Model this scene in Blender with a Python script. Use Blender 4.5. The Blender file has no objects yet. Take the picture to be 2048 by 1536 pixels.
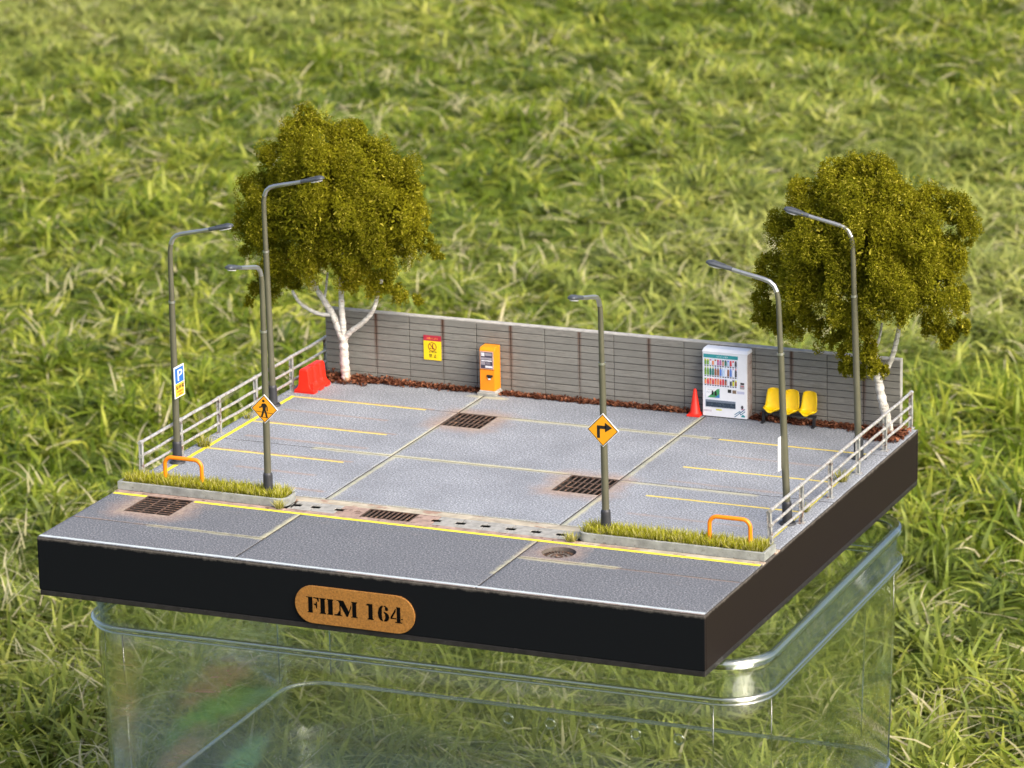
import bpy, math, random
import numpy as np
from mathutils import Vector, Matrix

# ------------------------------------------------------------------ camera, world, sun
# one unit = about one centimetre of the real miniature; x right along the front edge, y back, z up
S = bpy.context.scene
COL = S.collection
random.seed(7)
RG = np.random.default_rng(11)

cam_d = bpy.data.cameras.new('camera')
cam = bpy.data.objects.new('camera', cam_d)
COL.objects.link(cam)
S.camera = cam
CR = Vector((0.91942288, 0.3928096, -0.01903134))
CU = Vector((-0.08943768, 0.25597497, 0.96253712))
CF = Vector((-0.38296537, 0.88327653, -0.27048122))
cam.matrix_world = Matrix(((CR.x, CU.x, -CF.x, 84.28573691),
                           (CR.y, CU.y, -CF.y, -143.78750043),
                           (CR.z, CU.z, -CF.z, 52.72664672),
                           (0, 0, 0, 1)))
cam_d.sensor_width = 36.0
cam_d.lens = 36.0 * 8247.16 / 2048.0
cam_d.clip_start = 1.0
cam_d.clip_end = 20000.0
cam_d.dof.use_dof = True
cam_d.dof.focus_distance = 177.0
cam_d.dof.aperture_fstop = 0.36

SUN_EL = math.radians(40)
SUN_DIR = Vector((0.90, -0.40, 0)).normalized() * math.cos(SUN_EL) + Vector((0, 0, math.sin(SUN_EL)))
W = bpy.data.worlds.new('World')
S.world = W
W.use_nodes = True
wn = W.node_tree
wn.nodes.clear()
sky = wn.nodes.new('ShaderNodeTexSky')
sky.sky_type = 'NISHITA'
sky.sun_disc = False
sky.sun_elevation = SUN_EL
sky.sun_rotation = math.atan2(SUN_DIR.x, SUN_DIR.y)
sky.air_density = 0.8
sky.dust_density = 5.0
bg = wn.nodes.new('ShaderNodeBackground')
bg.inputs['Strength'].default_value = 0.15
wo = wn.nodes.new('ShaderNodeOutputWorld')
wn.links.new(sky.outputs[0], bg.inputs[0])
wn.links.new(bg.outputs[0], wo.inputs[0])

sun_d = bpy.data.lights.new('sun', 'SUN')
sun_d.energy = 2.1
sun_d.angle = math.radians(45)
sun_d.color = (1.0, 0.91, 0.77)
sun = bpy.data.objects.new('sun', sun_d)
COL.objects.link(sun)
sun.rotation_euler = (-SUN_DIR).to_track_quat('-Z', 'Y').to_euler()
sun.location = SUN_DIR * 300

S.view_settings.view_transform = 'Standard'
S.view_settings.look = 'None'
S.view_settings.exposure = 0.88
S.view_settings.gamma = 1.0
S.cycles.max_bounces = 12
S.cycles.transparent_max_bounces = 32
S.cycles.transmission_bounces = 12
S.cycles.caustics_refractive = False
S.cycles.caustics_reflective = False

# ------------------------------------------------------------------ helpers
def prop(o, label=None, cat=None, group=None, kind=None):
    if label: o['label'] = label
    if cat: o['category'] = cat
    if group: o['group'] = group
    if kind: o['kind'] = kind
    return o

def thing(name, label, cat, loc=(0, 0, 0), group=None, parent=None):
    o = bpy.data.objects.new(name, None)
    COL.objects.link(o)
    o.location = loc
    o.empty_display_size = 0.3
    return prop(o, label, cat, group)

class MB:
    """collects geometry in world coordinates and links it as one mesh object"""
    def __init__(self):
        self.v = []; self.f = []
    def add(self, vs, fs):
        n = len(self.v)
        self.v += [tuple(p) for p in vs]
        self.f += [tuple(i + n for i in q) for q in fs]
        return self
    def box(self, x0, x1, y0, y1, z0, z1):
        return self.add([(x0, y0, z0), (x1, y0, z0), (x1, y1, z0), (x0, y1, z0), (x0, y0, z1), (x1, y0, z1), (x1, y1, z1), (x0, y1, z1)],
                        [(0, 3, 2, 1), (4, 5, 6, 7), (0, 1, 5, 4), (1, 2, 6, 5), (2, 3, 7, 6), (3, 0, 4, 7)])
    def cbox(self, x0, x1, y0, y1, z0, z1, c):
        """box with chamfered top edges"""
        b = [(x0, y0, z0), (x1, y0, z0), (x1, y1, z0), (x0, y1, z0)]
        m = [(p[0], p[1], z1 - c) for p in b]
        t = [(x0 + c, y0 + c, z1), (x1 - c, y0 + c, z1), (x1 - c, y1 - c, z1), (x0 + c, y1 - c, z1)]
        fs = [(0, 3, 2, 1), (8, 9, 10, 11)]
        for i in range(4):
            j = (i + 1) % 4
            fs += [(i, j, j + 4, i + 4), (i + 4, j + 4, j + 8, i + 8)]
        return self.add(b + m + t, fs)
    def tube(self, path, r, n=12, cap=True):
        path = [Vector(p) for p in path]
        if not hasattr(r, '__len__'): r = [r] * len(path)
        vs = []; fs = []
        prev = None
        for i, p in enumerate(path):
            t = (path[min(i + 1, len(path) - 1)] - path[max(i - 1, 0)]).normalized()
            if prev is None:
                a = Vector((0, 1, 0)) if abs(t.y) < 0.9 else Vector((1, 0, 0))
                u = t.cross(a).normalized()
            else:
                u = (prev - t * prev.dot(t)).normalized()
            prev = u
            w = t.cross(u)
            for k in range(n):
                an = 2 * math.pi * k / n
                vs.append(p + (u * math.cos(an) + w * math.sin(an)) * r[i])
        for i in range(len(path) - 1):
            for k in range(n):
                k2 = (k + 1) % n
                fs.append((i * n + k, i * n + k2, (i + 1) * n + k2, (i + 1) * n + k))
        if cap:
            fs.append(tuple(reversed(range(n))))
            fs.append(tuple((len(path) - 1) * n + k for k in range(n)))
        return self.add(vs, fs)
    def prism(self, poly, to3, d0, d1):
        """poly: 2-D outline; to3(a, b, d) -> point; between depths d0 and d1"""
        n = len(poly)
        vs = [to3(a, b, d0) for a, b in poly] + [to3(a, b, d1) for a, b in poly]
        fs = [tuple(reversed(range(n))), tuple(range(n, 2 * n))]
        for i in range(n):
            j = (i + 1) % n
            fs.append((i, j, j + n, i + n))
        return self.add(vs, fs)
    def build(self, name, mat, parent=None, smooth=False, bevel=0, kind=None, label=None):
        me = bpy.data.meshes.new(name)
        off = Vector((0, 0, 0))
        if parent is not None:
            q = parent
            while q is not None:
                off += Vector(q.location); q = q.parent
        me.from_pydata([(a - off.x, b - off.y, c - off.z) for a, b, c in self.v], [], self.f)
        import bmesh
        bm = bmesh.new(); bm.from_mesh(me)
        bmesh.ops.recalc_face_normals(bm, faces=bm.faces)
        bm.to_mesh(me); bm.free()
        if mat is not None: me.materials.append(mat)
        if smooth:
            me.shade_smooth()
        o = bpy.data.objects.new(name, me)
        COL.objects.link(o)
        o.parent = parent
        if smooth and smooth != 'all':
            md = o.modifiers.new('edge', 'EDGE_SPLIT'); md.split_angle = math.radians(40)
        if bevel:
            md = o.modifiers.new('bevel', 'BEVEL'); md.width = bevel; md.segments = 2; md.limit_method = 'ANGLE'
            md.angle_limit = math.radians(40)
        if kind: o['kind'] = kind
        if label: o['label'] = label
        return o

def quick_mesh(name, co, tris_or_quads_list, mat, parent=None, colors=None, smooth=False):
    """co (N,3); list of int arrays (M,k)"""
    me = bpy.data.meshes.new(name)
    co = np.asarray(co, np.float32)
    if parent is not None:
        co = co - np.array(parent.location, np.float32)
    me.vertices.add(len(co)); me.vertices.foreach_set('co', co.ravel())
    tot = sum(a.size for a in tris_or_quads_list)
    npoly = sum(len(a) for a in tris_or_quads_list)
    me.loops.add(tot); me.polygons.add(npoly)
    me.loops.foreach_set('vertex_index', np.concatenate([a.ravel() for a in tris_or_quads_list]).astype(np.int32))
    ls = []; s = 0
    for a in tris_or_quads_list:
        ls.append(s + np.arange(len(a)) * a.shape[1]); s += a.size
    me.polygons.foreach_set('loop_start', np.concatenate(ls).astype(np.int32))
    me.update(calc_edges=True)
    if colors is not None:
        at = me.color_attributes.new('tone', 'FLOAT_COLOR', 'POINT')
        c4 = np.ones((len(co), 4), np.float32); c4[:, :colors.shape[1]] = colors
        at.data.foreach_set('color', c4.ravel())
    me.materials.append(mat)
    if smooth: me.shade_smooth()
    o = bpy.data.objects.new(name, me)
    COL.objects.link(o)
    o.parent = parent
    return o

# ------------------------------------------------------------------ materials
class NT:
    def __init__(self, name):
        self.m = bpy.data.materials.new(name); self.m.use_nodes = True
        self.t = self.m.node_tree; self.t.nodes.clear()
        self.out = self.t.nodes.new('ShaderNodeOutputMaterial')
    def n(self, typ, **kw):
        nd = self.t.nodes.new(typ)
        for k, v in kw.items():
            if k.startswith('i_'):
                nd.inputs[k[2:].replace('_', ' ')].default_value = v
            else: setattr(nd, k, v)
        return nd
    def l(self, a, b): self.t.links.new(a, b)
    def math(self, op, a, b=None, c=None, clamp=False):
        nd = self.n('ShaderNodeMath', operation=op, use_clamp=clamp)
        for i, x in enumerate((a, b, c)):
            if x is None: continue
            if isinstance(x, (int, float)): nd.inputs[i].default_value = x
            else: self.l(x, nd.inputs[i])
        return nd.outputs[0]
    def mix(self, fac, a, b):
        nd = self.n('ShaderNodeMix', data_type='RGBA')
        for sock, x in ((nd.inputs['Factor'], fac), (nd.inputs['A'], a), (nd.inputs['B'], b)):
            if isinstance(x, (int, float)): sock.default_value = x
            elif isinstance(x, tuple): sock.default_value = (*x, 1) if len(x) == 3 else x
            else: self.l(x, sock)
        return nd.outputs['Result']
    def noise(self, scale, detail=3, rough=0.55, vec=None, dist=0):
        nd = self.n('ShaderNodeTexNoise', i_Scale=scale, i_Detail=detail, i_Roughness=rough, i_Distortion=dist)
        if vec is None:
            vec = self.pos()
        self.l(vec, nd.inputs['Vector'])
        return nd.outputs['Fac']
    def pos(self):
        if not hasattr(self, '_p'): self._p = self.n('ShaderNodeTexCoord').outputs['Object']
        return self._p
    def ramp(self, x, lo, hi):
        nd = self.n('ShaderNodeMapRange', clamp=True)
        nd.inputs['From Min'].default_value = lo; nd.inputs['From Max'].default_value = hi
        self.l(x, nd.inputs['Value'])
        return nd.outputs['Result']
    def bsdf(self, color, rough=0.6, metal=0.0, bump=None, bumpd=0.02, spec=0.5, **kw):
        p = self.n('ShaderNodeBsdfPrincipled')
        for s, x in (('Base Color', color), ('Roughness', rough), ('Metallic', metal)):
            if isinstance(x, (int, float)): p.inputs[s].default_value = x
            elif isinstance(x, tuple): p.inputs[s].default_value = (*x, 1)
            else: self.l(x, p.inputs[s])
        p.inputs['Specular IOR Level'].default_value = spec
        for k, v in kw.items(): p.inputs[k.replace('_', ' ')].default_value = v
        if bump is not None:
            b = self.n('ShaderNodeBump', i_Strength=0.8, i_Distance=bumpd)
            self.l(bump, b.inputs['Height']); self.l(b.outputs[0], p.inputs['Normal'])
        return p.outputs[0]
    def done(self, sh):
        self.l(sh, self.out.inputs['Surface']); return self.m

def simple(name, c, rough=0.5, metal=0.0, var=0.15, scale=3.0, bump=0.0, fleck=None, fleck_at=0.62, fleck_scale=6.0, spec=0.5):
    t = NT(name)
    nz = t.noise(scale, 4)
    d = tuple(x * (1 - var) for x in c); l_ = tuple(min(1, x * (1 + var)) for x in c)
    col = t.mix(t.ramp(nz, 0.3, 0.7), d, l_)
    rg = t.math('ADD', t.math('MULTIPLY', t.noise(scale * 2.3, 3), 0.25), max(0, rough - 0.12))
    mt = metal
    if fleck:
        f = t.ramp(t.noise(fleck_scale, 5, 0.7), fleck_at, fleck_at + 0.06)
        col = t.mix(f, col, fleck)
        if metal: mt = t.math('MULTIPLY', t.math('SUBTRACT', 1.0, f), metal)
    return t.done(t.bsdf(col, rg, mt, t.noise(scale * 12, 3) if bump else None, bump, spec))

def asphalt_mat():
    t = NT('asphalt')
    at = t.n('ShaderNodeAttribute', attribute_name='tone')
    sep = t.n('ShaderNodeSeparateColor'); t.l(at.outputs['Color'], sep.inputs[0])
    rust, cream, road = sep.outputs[0], sep.outputs[1], sep.outputs[2]
    g = t.noise(12.5, 2, 0.8)
    g2 = t.noise(5.0, 3, 0.7)
    big = t.noise(0.35, 4)
    base = t.mix(road, (0.275, 0.297, 0.33), (0.135, 0.145, 0.163))
    dark = t.mix(road, (0.075, 0.084, 0.102), (0.028, 0.031, 0.039))
    lite = t.mix(road, (0.60, 0.63, 0.69), (0.38, 0.395, 0.43))
    c = t.mix(t.ramp(g, 0.30, 0.52), dark, base)
    c = t.mix(t.ramp(g, 0.54, 0.70), c, lite)
    c = t.mix(t.ramp(big, 0.35, 0.75), c, t.mix(0.45, c, (0.10, 0.108, 0.125)))
    n1 = t.noise(1.6, 5, 0.65)
    cm = t.math('MULTIPLY', t.ramp(t.math('ADD', cream, t.math('MULTIPLY', t.math('SUBTRACT', n1, 0.5), 0.9)), 0.15, 0.8), 0.72)
    c = t.mix(cm, c, (0.52, 0.50, 0.31))
    n2 = t.noise(1.1, 5, 0.7)
    rm = t.math('MULTIPLY', t.ramp(t.math('ADD', rust, t.math('MULTIPLY', t.math('SUBTRACT', n2, 0.5), 0.9)), 0.1, 0.8), 0.74)
    c = t.mix(rm, c, t.mix(t.ramp(g2, 0.3, 0.7), (0.20, 0.125, 0.095), (0.42, 0.32, 0.26)))
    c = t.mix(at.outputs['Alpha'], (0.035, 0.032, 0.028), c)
    return t.done(t.bsdf(c, 0.82, 0.0, g, 0.012, 0.3))

def paint_mat(name, c, wear=0.42, under=(0.24, 0.25, 0.28)):
    t = NT(name)
    n1 = t.noise(7, 5, 0.75); n2 = t.noise(0.8, 2)
    m = t.ramp(t.math('ADD', n1, t.math('MULTIPLY', n2, 0.25)), wear, wear + 0.12)
    c2 = t.mix(t.ramp(t.noise(2, 3), 0.3, 0.7), c, tuple(x * 0.78 for x in c))
    return t.done(t.bsdf(t.mix(m, under, c2), 0.7, 0, n1, 0.01))

def block_mat():
    t = NT('wall_block')
    geo = t.n('ShaderNodeNewGeometry')
    p = geo.outputs['Position']
    sx = t.n('ShaderNodeSeparateXYZ'); t.l(p, sx.inputs[0])
    st = t.n('ShaderNodeMapping'); st.inputs['Scale'].default_value = (1.2, 1, 9.0); t.l(p, st.inputs['Vector'])
    grain = t.noise(1.3, 5, 0.7, st.outputs[0])
    blot = t.noise(0.9, 4, 0.6, p)
    oi = t.n('ShaderNodeObjectInfo')
    c = t.mix(t.ramp(grain, 0.3, 0.7), (0.155, 0.152, 0.135), (0.30, 0.292, 0.262))
    c = t.mix(t.ramp(blot, 0.45, 0.8), c, (0.25, 0.25, 0.225))
    c = t.mix(t.math('MULTIPLY', oi.outputs['Random'], 0.6), c, (0.18, 0.178, 0.162))
    # rust runs below the joints, one joint in two
    u = t.math('DIVIDE', t.math('SUBTRACT', sx.outputs['X'], 3.29), 3.47)
    fr = t.math('ABSOLUTE', t.math('SUBTRACT', u, t.math('ROUND', u)))
    run = t.ramp(fr, 0.04, 0.008)
    hgt = t.ramp(t.math('ADD', sx.outputs['Z'], t.math('MULTIPLY', t.noise(0.4, 1, 0.5, p), 2.0)), 0.8, 4.2)
    rx = t.n('ShaderNodeCombineXYZ'); t.l(sx.outputs['X'], rx.inputs[0])
    m = t.math('MULTIPLY', t.math('MULTIPLY', run, hgt), t.math('MULTIPLY', t.ramp(t.noise(0.45, 2, 0.6, rx.outputs[0]), .28, .46), .95))
    c = t.mix(m, c, (0.10, 0.045, 0.025))
    return t.done(t.bsdf(c, 0.85, 0, grain, 0.03, 0.3))

def leaf_mat(name, transl=0.35, rough=0.6, spec=0.3):
    t = NT(name)
    at = t.n('ShaderNodeAttribute', attribute_name='tone')
    p = t.bsdf(at.outputs['Color'], rough, 0.0, None, 0, spec)
    tr = t.n('ShaderNodeBsdfTranslucent'); t.l(at.outputs['Color'], tr.inputs[0])
    mx = t.n('ShaderNodeMixShader'); mx.inputs[0].default_value = transl
    t.l(p, mx.inputs[1]); t.l(tr.outputs[0], mx.inputs[2])
    return t.done(mx.outputs[0])

FILM = [(2.7, -7.4, .1, 1, 3.2, .75, (1.0, .78, .60)), (7.1, -6.5, .8, .6, 1.9, .8, (1.0, .60, .70)), (8.3, -7.0, .93, .36, 1.9, .45, (.45, .85, .88)), (6.6, -7.9, .80, .6, 2.3, .55, (.50, .95, .50)), (5.2, -9.9, .7, .7, 1.8, .5, (.98, .72, .68)), (7.8, -10.2, .7, .7, 2.0, .5, (.55, .92, .70))]
def clear_mat(name, tint=(0.95, 0.97, 0.95), haze=0.0, film=False, refl=1.0, body=0.0):
    t = NT(name)
    lw = t.n('ShaderNodeLayerWeight', i_Blend=0.5)
    frs = t.math('ADD', 0.055, t.math('MULTIPLY', t.math('POWER', lw.outputs['Facing'], 5.0), 0.9))
    wav = t.noise(0.6, 3)
    bp_ = t.n('ShaderNodeBump', i_Strength=0.25, i_Distance=0.15); t.l(wav, bp_.inputs['Height'])
    gl = t.n('ShaderNodeBsdfGlossy', i_Roughness=0.025); t.l(bp_.outputs[0], gl.inputs['Normal'])
    tp = t.n('ShaderNodeBsdfTransparent', i_Color=(*tint, 1))
    if film:
        # polarised-sky sheen of stress colours, painted in spots near the left front corner
        pos = t.n('ShaderNodeNewGeometry').outputs['Position']
        sx = t.n('ShaderNodeSeparateXYZ'); t.l(pos, sx.inputs[0])
        wob = t.math('MULTIPLY', t.math('SUBTRACT', t.noise(0.55, 5, 0.7, pos, 1.5), 0.5), 4.0)
        smp = t.n('ShaderNodeMapping'); smp.inputs['Rotation'].default_value = (0, -0.63, 0); smp.inputs['Scale'].default_value = (.35, .35, 2.6); t.l(pos, smp.inputs['Vector'])
        strk = t.ramp(t.noise(1.0, 4, 0.65, smp.outputs[0], 0.8), .30, .62)
        front = t.ramp(sx.outputs['Y'], 7.0, 5.0)
        def blob(cx, cz, ux, uz, la, lb):
            dx = t.math('SUBTRACT', sx.outputs['X'], cx); dz = t.math('SUBTRACT', sx.outputs['Z'], cz)
            a_ = t.math('ADD', t.math('DIVIDE', t.math('ADD', t.math('MULTIPLY', dx, ux), t.math('MULTIPLY', dz, uz)), la), t.math('MULTIPLY', wob, .15))
            b_ = t.math('ADD', t.math('DIVIDE', t.math('SUBTRACT', t.math('MULTIPLY', dz, ux), t.math('MULTIPLY', dx, uz)), lb), t.math('MULTIPLY', wob, .5))
            r2 = t.math('ADD', t.math('MULTIPLY', a_, a_), t.math('MULTIPLY', b_, b_))
            return t.math('MULTIPLY', t.math('MULTIPLY', t.ramp(r2, 1.9, 0.0), front), t.math('ADD', t.math('MULTIPLY', strk, .75), .25))
        sheen = (0.5, 0.5, 0.5); amt = None
        for cx, cz, ux, uz, la, lb, cc in FILM:
            b_ = blob(cx, cz, ux, uz, la, lb)
            sheen = t.mix(t.math('MULTIPLY', b_, 2.2, clamp=True), sheen, cc)
            amt = b_ if amt is None else t.math('MAXIMUM', amt, b_)
    base = tp.outputs[0]
    if haze:
        df = t.n('ShaderNodeBsdfTranslucent', i_Color=(0.75, 0.78, 0.76, 1))
        d2 = t.n('ShaderNodeBsdfDiffuse', i_Color=(0.7, 0.74, 0.72, 1))
        a = t.n('ShaderNodeMixShader'); a.inputs[0].default_value = 0.5
        t.l(df.outputs[0], a.inputs[1]); t.l(d2.outputs[0], a.inputs[2])
        b = t.n('ShaderNodeMixShader')
        t.l(t.math('MULTIPLY', t.ramp(t.noise(0.5, 4), 0.2, 0.8), haze), b.inputs[0])
        t.l(base, b.inputs[1]); t.l(a.outputs[0], b.inputs[2]); base = b.outputs[0]
    if body:
        gs = t.n('ShaderNodeBsdfGlass', i_Roughness=0.0, i_IOR=1.45, i_Color=(0.96, 0.98, 0.96, 1))
        q = t.n('ShaderNodeMixShader'); q.inputs[0].default_value = body
        t.l(base, q.inputs[1]); t.l(gs.outputs[0], q.inputs[2]); base = q.outputs[0]
    m = t.n('ShaderNodeMixShader')
    t.l(t.math('MULTIPLY', frs, refl), m.inputs[0])
    t.l(base, m.inputs[1]); t.l(gl.outputs[0], m.inputs[2])
    if film:
        fg = t.n('ShaderNodeBsdfGlossy', i_Roughness=0.35); t.l(sheen, fg.inputs['Color'])
        m2 = t.n('ShaderNodeMixShader'); t.l(t.math('MULTIPLY', amt, 0.36), m2.inputs[0])
        t.l(m.outputs[0], m2.inputs[1]); t.l(fg.outputs[0], m2.inputs[2]); m = m2
    return t.done(m.outputs[0])

def glass_mat(name, gl=0.15):
    t = NT(name)
    a = t.bsdf((0.93, 0.96, 0.94), 0.03, 0, None, 0, 0.5, Transmission_Weight=1.0, IOR=1.45)
    g = t.n('ShaderNodeBsdfGlossy', i_Roughness=0.12)
    m = t.n('ShaderNodeMixShader'); m.inputs[0].default_value = gl
    t.l(a, m.inputs[1]); t.l(g.outputs[0], m.inputs[2])
    return t.done(m.outputs[0])

M = {}
M['asphalt'] = asphalt_mat()
M['black'] = simple('black_board', (0.020, 0.018, 0.019), 0.5, 0, 0.4, 2.5, 0.02, fleck=(.07, .06, .06), fleck_at=.63, fleck_scale=3, spec=0.3)
def base_side():
    # black board, browner on its right face, with pale dust along the top edge
    t = NT('dust_edged_black_board')
    geo = t.n('ShaderNodeNewGeometry')
    sn = t.n('ShaderNodeSeparateXYZ'); t.l(geo.outputs['Normal'], sn.inputs[0])
    sp = t.n('ShaderNodeSeparateXYZ'); t.l(geo.outputs['Position'], sp.inputs[0])
    side = t.ramp(sn.outputs['X'], 0.5, 0.9)
    dn = t.math('MULTIPLY', t.ramp(t.noise(6, 5, 0.7, geo.outputs['Position']), 0.25, 0.8), 1.0)
    m = t.math('MULTIPLY', side, t.math('ADD', t.math('MULTIPLY', dn, 0.35), 0.6))
    edge = t.math('MULTIPLY', t.ramp(t.math('ADD', sp.outputs['Z'], t.math('MULTIPLY', t.noise(3, 4, 0.7, geo.outputs['Position']), 0.3)), -0.02, 0.16), 0.5)
    c = t.mix(m, (0.006, 0.007, 0.009), (0.019, 0.0135, 0.0115))
    c = t.mix(edge, c, (0.30, 0.27, 0.24))
    return t.done(t.bsdf(c, 0.6, 0, t.noise(20, 3), 0.004, 0.07))
M['board'] = base_side()
M['pit'] = simple('dark_pit', (0.02, 0.018, 0.016), 0.9)
M['iron'] = simple('rusty_iron', (0.085, 0.055, 0.042), 0.7, 0.2, 0.4, 3, 0.02, fleck=(0.22, 0.12, 0.07), fleck_at=0.55)
M['concrete'] = simple('concrete', (0.31, 0.31, 0.29), 0.85, 0, 0.25, 3, 0.02, fleck=(0.2, 0.18, 0.15), fleck_at=0.62, fleck_scale=3)
M['kerb'] = simple('kerb_concrete', (0.27, 0.285, 0.27), 0.85, 0, 0.28, 2.5, 0.03, fleck=(0.16, 0.16, 0.14), fleck_at=0.6, fleck_scale=4)
M['rustcon'] = simple('rust_stained_concrete', (0.32, 0.23, 0.19), 0.85, 0, 0.35, 2.2, 0.02, fleck=(0.13, 0.075, 0.055), fleck_at=0.56, fleck_scale=2.5)
M['dustcon'] = simple('dusty_concrete', (0.40, 0.36, 0.28), 0.85, 0, 0.3, 1.4, 0.02, fleck=(0.30, 0.20, 0.15), fleck_at=0.52, fleck_scale=0.5)
M['block'] = block_mat()
M['cap'] = simple('wall_cap', (0.40, 0.39, 0.36), 0.85, 0, 0.2, 3, 0.02)
M['steel'] = simple('galvanised_steel', (0.60, 0.59, 0.57), 0.35, 0.55, 0.3, 4, 0.01, fleck=(0.32, 0.25, 0.21), fleck_at=0.56, fleck_scale=6.5)
M['post'] = simple('grey_painted_post', (0.42, 0.43, 0.42), 0.5, 0.3, 0.3, 5, 0.02, fleck=(0.17, 0.085, 0.055), fleck_at=0.52, fleck_scale=3)
M['pole'] = simple('olive_grey_pole', (0.115, 0.113, 0.075), 0.5, 0.25, 0.12, 1.0)
M['arm'] = simple('bright_metal_arm', (0.50, 0.50, 0.48), 0.32, 0.85, 0.08, 2)
M['lamp'] = simple('lamp_housing', (0.085, 0.095, 0.11), 0.38, 0.3, 0.2, 4)
M['lens'] = simple('lamp_lens', (0.6, 0.6, 0.62), 0.2, 0.1)
M['sleeve'] = simple('charcoal_sleeve', (0.03, 0.032, 0.038), 0.5, 0, 0.3, 2, 0.01, fleck=(0.10, 0.06, 0.05), fleck_at=0.64, fleck_scale=3)
M['orange'] = simple('orange_paint', (0.87, 0.28, 0.006), 0.42, 0, 0.07, 2)
M['hoop'] = simple('orange_tube', (0.88, 0.24, 0.004), 0.38, 0, 0.08, 2)
M['sign_y'] = simple('sign_amber', (0.86, 0.36, 0.012), 0.45, 0, 0.05, 2)
M['print_y'] = simple('poster_yellow', (0.90, 0.66, 0.01), 0.5, 0, 0.05, 2)
M['pr_yellow'] = simple('plate_yellow', (0.85, 0.56, 0.04), 0.5, 0, 0.05, 2)
M['print_r'] = simple('poster_red', (0.42, 0.02, 0.045), 0.5)
M['pr_orange'] = simple('print_orange', (0.95, 0.28, 0.08), 0.5)
M['pr_brown'] = simple('print_brown', (0.28, 0.06, 0.01), 0.5)
M['ink'] = simple('black_ink', (0.012, 0.011, 0.010), 0.55)
M['white'] = simple('white_enamel', (0.80, 0.82, 0.86), 0.42, 0, 0.04, 2, 0, fleck=(0.10, 0.09, 0.08), fleck_at=0.69, fleck_scale=5)
M['white_p'] = simple('white_plastic', (0.82, 0.84, 0.88), 0.4, 0, 0.03, 2)
M['tape'] = None
M['blue'] = simple('sign_blue', (0.012, 0.13, 0.48), 0.4, 0, 0.06, 2)
M['red'] = simple('red_plastic', (0.80, 0.022, 0.008), 0.38, 0, 0.08, 1.5)
M['red2'] = simple('red_rubber', (0.85, 0.025, 0.008), 0.45, 0, 0.1, 2)
M['yellow'] = simple('yellow_plastic', (0.92, 0.62, 0.004), 0.38, 0, 0.05, 2)
M['blackmetal'] = simple('black_metal', (0.015, 0.015, 0.017), 0.5)
M['vside'] = simple('pinkish_cabinet_side', (0.40, 0.34, 0.32), 0.6, 0, 0.15, 1.2, 0, fleck=(0.30, 0.22, 0.19), fleck_at=0.55, fleck_scale=2)  # pinkish-grey cabinet sides, darker than the white door
M['brass'] = simple('brushed_brass', (0.33, 0.145, 0.028), 0.55, 0.15, 0.35, 14, 0.015, fleck=(0.45, 0.23, 0.07), fleck_at=0.60, fleck_scale=9)
M['brass_edge'] = simple('brass_edge', (0.55, 0.30, 0.12), 0.35, 0.6)
M['line_y'] = paint_mat('yellow_road_paint', (0.80, 0.70, 0.035), 0.36)
M['line_p'] = paint_mat('faded_yellow_paint', (0.74, 0.60, 0.12), 0.40, (0.30, 0.29, 0.26))
M['line_w'] = paint_mat('white_road_paint', (0.50, 0.57, 0.60), 0.40)
M['grassy'] = leaf_mat('static_grass', 0.3)
M['lawn'] = leaf_mat('lawn_blades', 0.4, 0.5, 0.35)
M['crown'] = leaf_mat('crown_fibres', 0.42, 0.85, 0.05)
M['litter'] = leaf_mat('dead_leaf', 0.1, 0.75, 0.2)
M['soil'] = simple('planter_soil', (0.10, 0.075, 0.04), 0.95, 0, 0.4, 3, 0.03)
M['ground'] = None
def ground_mat():
    t = NT('lawn_floor')
    a = t.noise(0.25, 6, 0.7); b = t.noise(1.5, 5, 0.7)
    c = t.mix(t.ramp(a, 0.3, 0.7), (0.05, 0.085, 0.012), (0.15, 0.21, 0.03))
    c = t.mix(t.ramp(b, 0.5, 0.75), c, (0.14, 0.12, 0.05))
    return t.done(t.bsdf(c, 0.95, 0, b, 0.6, 0.1))
M['ground'] = ground_mat()
def tape_mat():
    t = NT('white_wrapped_trunk')
    mp = t.n('ShaderNodeMapping'); mp.inputs['Rotation'].default_value = (0.5, 0.35, 0)
    mp.inputs['Scale'].default_value = (1, 1, 5); t.l(t.pos(), mp.inputs['Vector'])
    w = t.noise(1.6, 4, 0.6, mp.outputs[0], 0.6)
    c = t.mix(t.ramp(w, 0.3, 0.6), (0.40, 0.38, 0.34), (0.72, 0.71, 0.66))
    f = t.ramp(t.noise(4, 5, 0.75), 0.57, 0.64)
    c = t.mix(f, c, (0.30, 0.24, 0.17))
    sp = t.n('ShaderNodeSeparateXYZ'); t.l(t.n('ShaderNodeNewGeometry').outputs['Position'], sp.inputs[0])
    low = t.math('MULTIPLY', t.ramp(sp.outputs['Z'], 0.8, 0.2), t.ramp(t.noise(3, 4), 0.42, 0.5))
    c = t.mix(low, c, (0.42, 0.27, 0.17))
    return t.done(t.bsdf(c, 0.75, 0, w, 0.09, 0.3))
M['tape'] = tape_mat()
M['clear'] = clear_mat('clear_plastic', film=True, refl=0.45, haze=0.0)
M['bodyclear'] = clear_mat('clear_plastic_wall', film=True, refl=0.75, haze=0.0, body=0.10)
M['hazy'] = clear_mat('hazy_clear_plastic', (0.93, 0.95, 0.93), 0.03)
M['rim'] = glass_mat('moulded_plastic_rim', .26)
M['rim2'] = glass_mat('bright_plastic_edge', .45)
M['skirt'] = clear_mat('clear_plastic_lid', film=False, refl=0.38)
M['cut'] = simple('cut_letter', (0.004, 0.004, 0.004), 0.95, spec=0.0)

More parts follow.
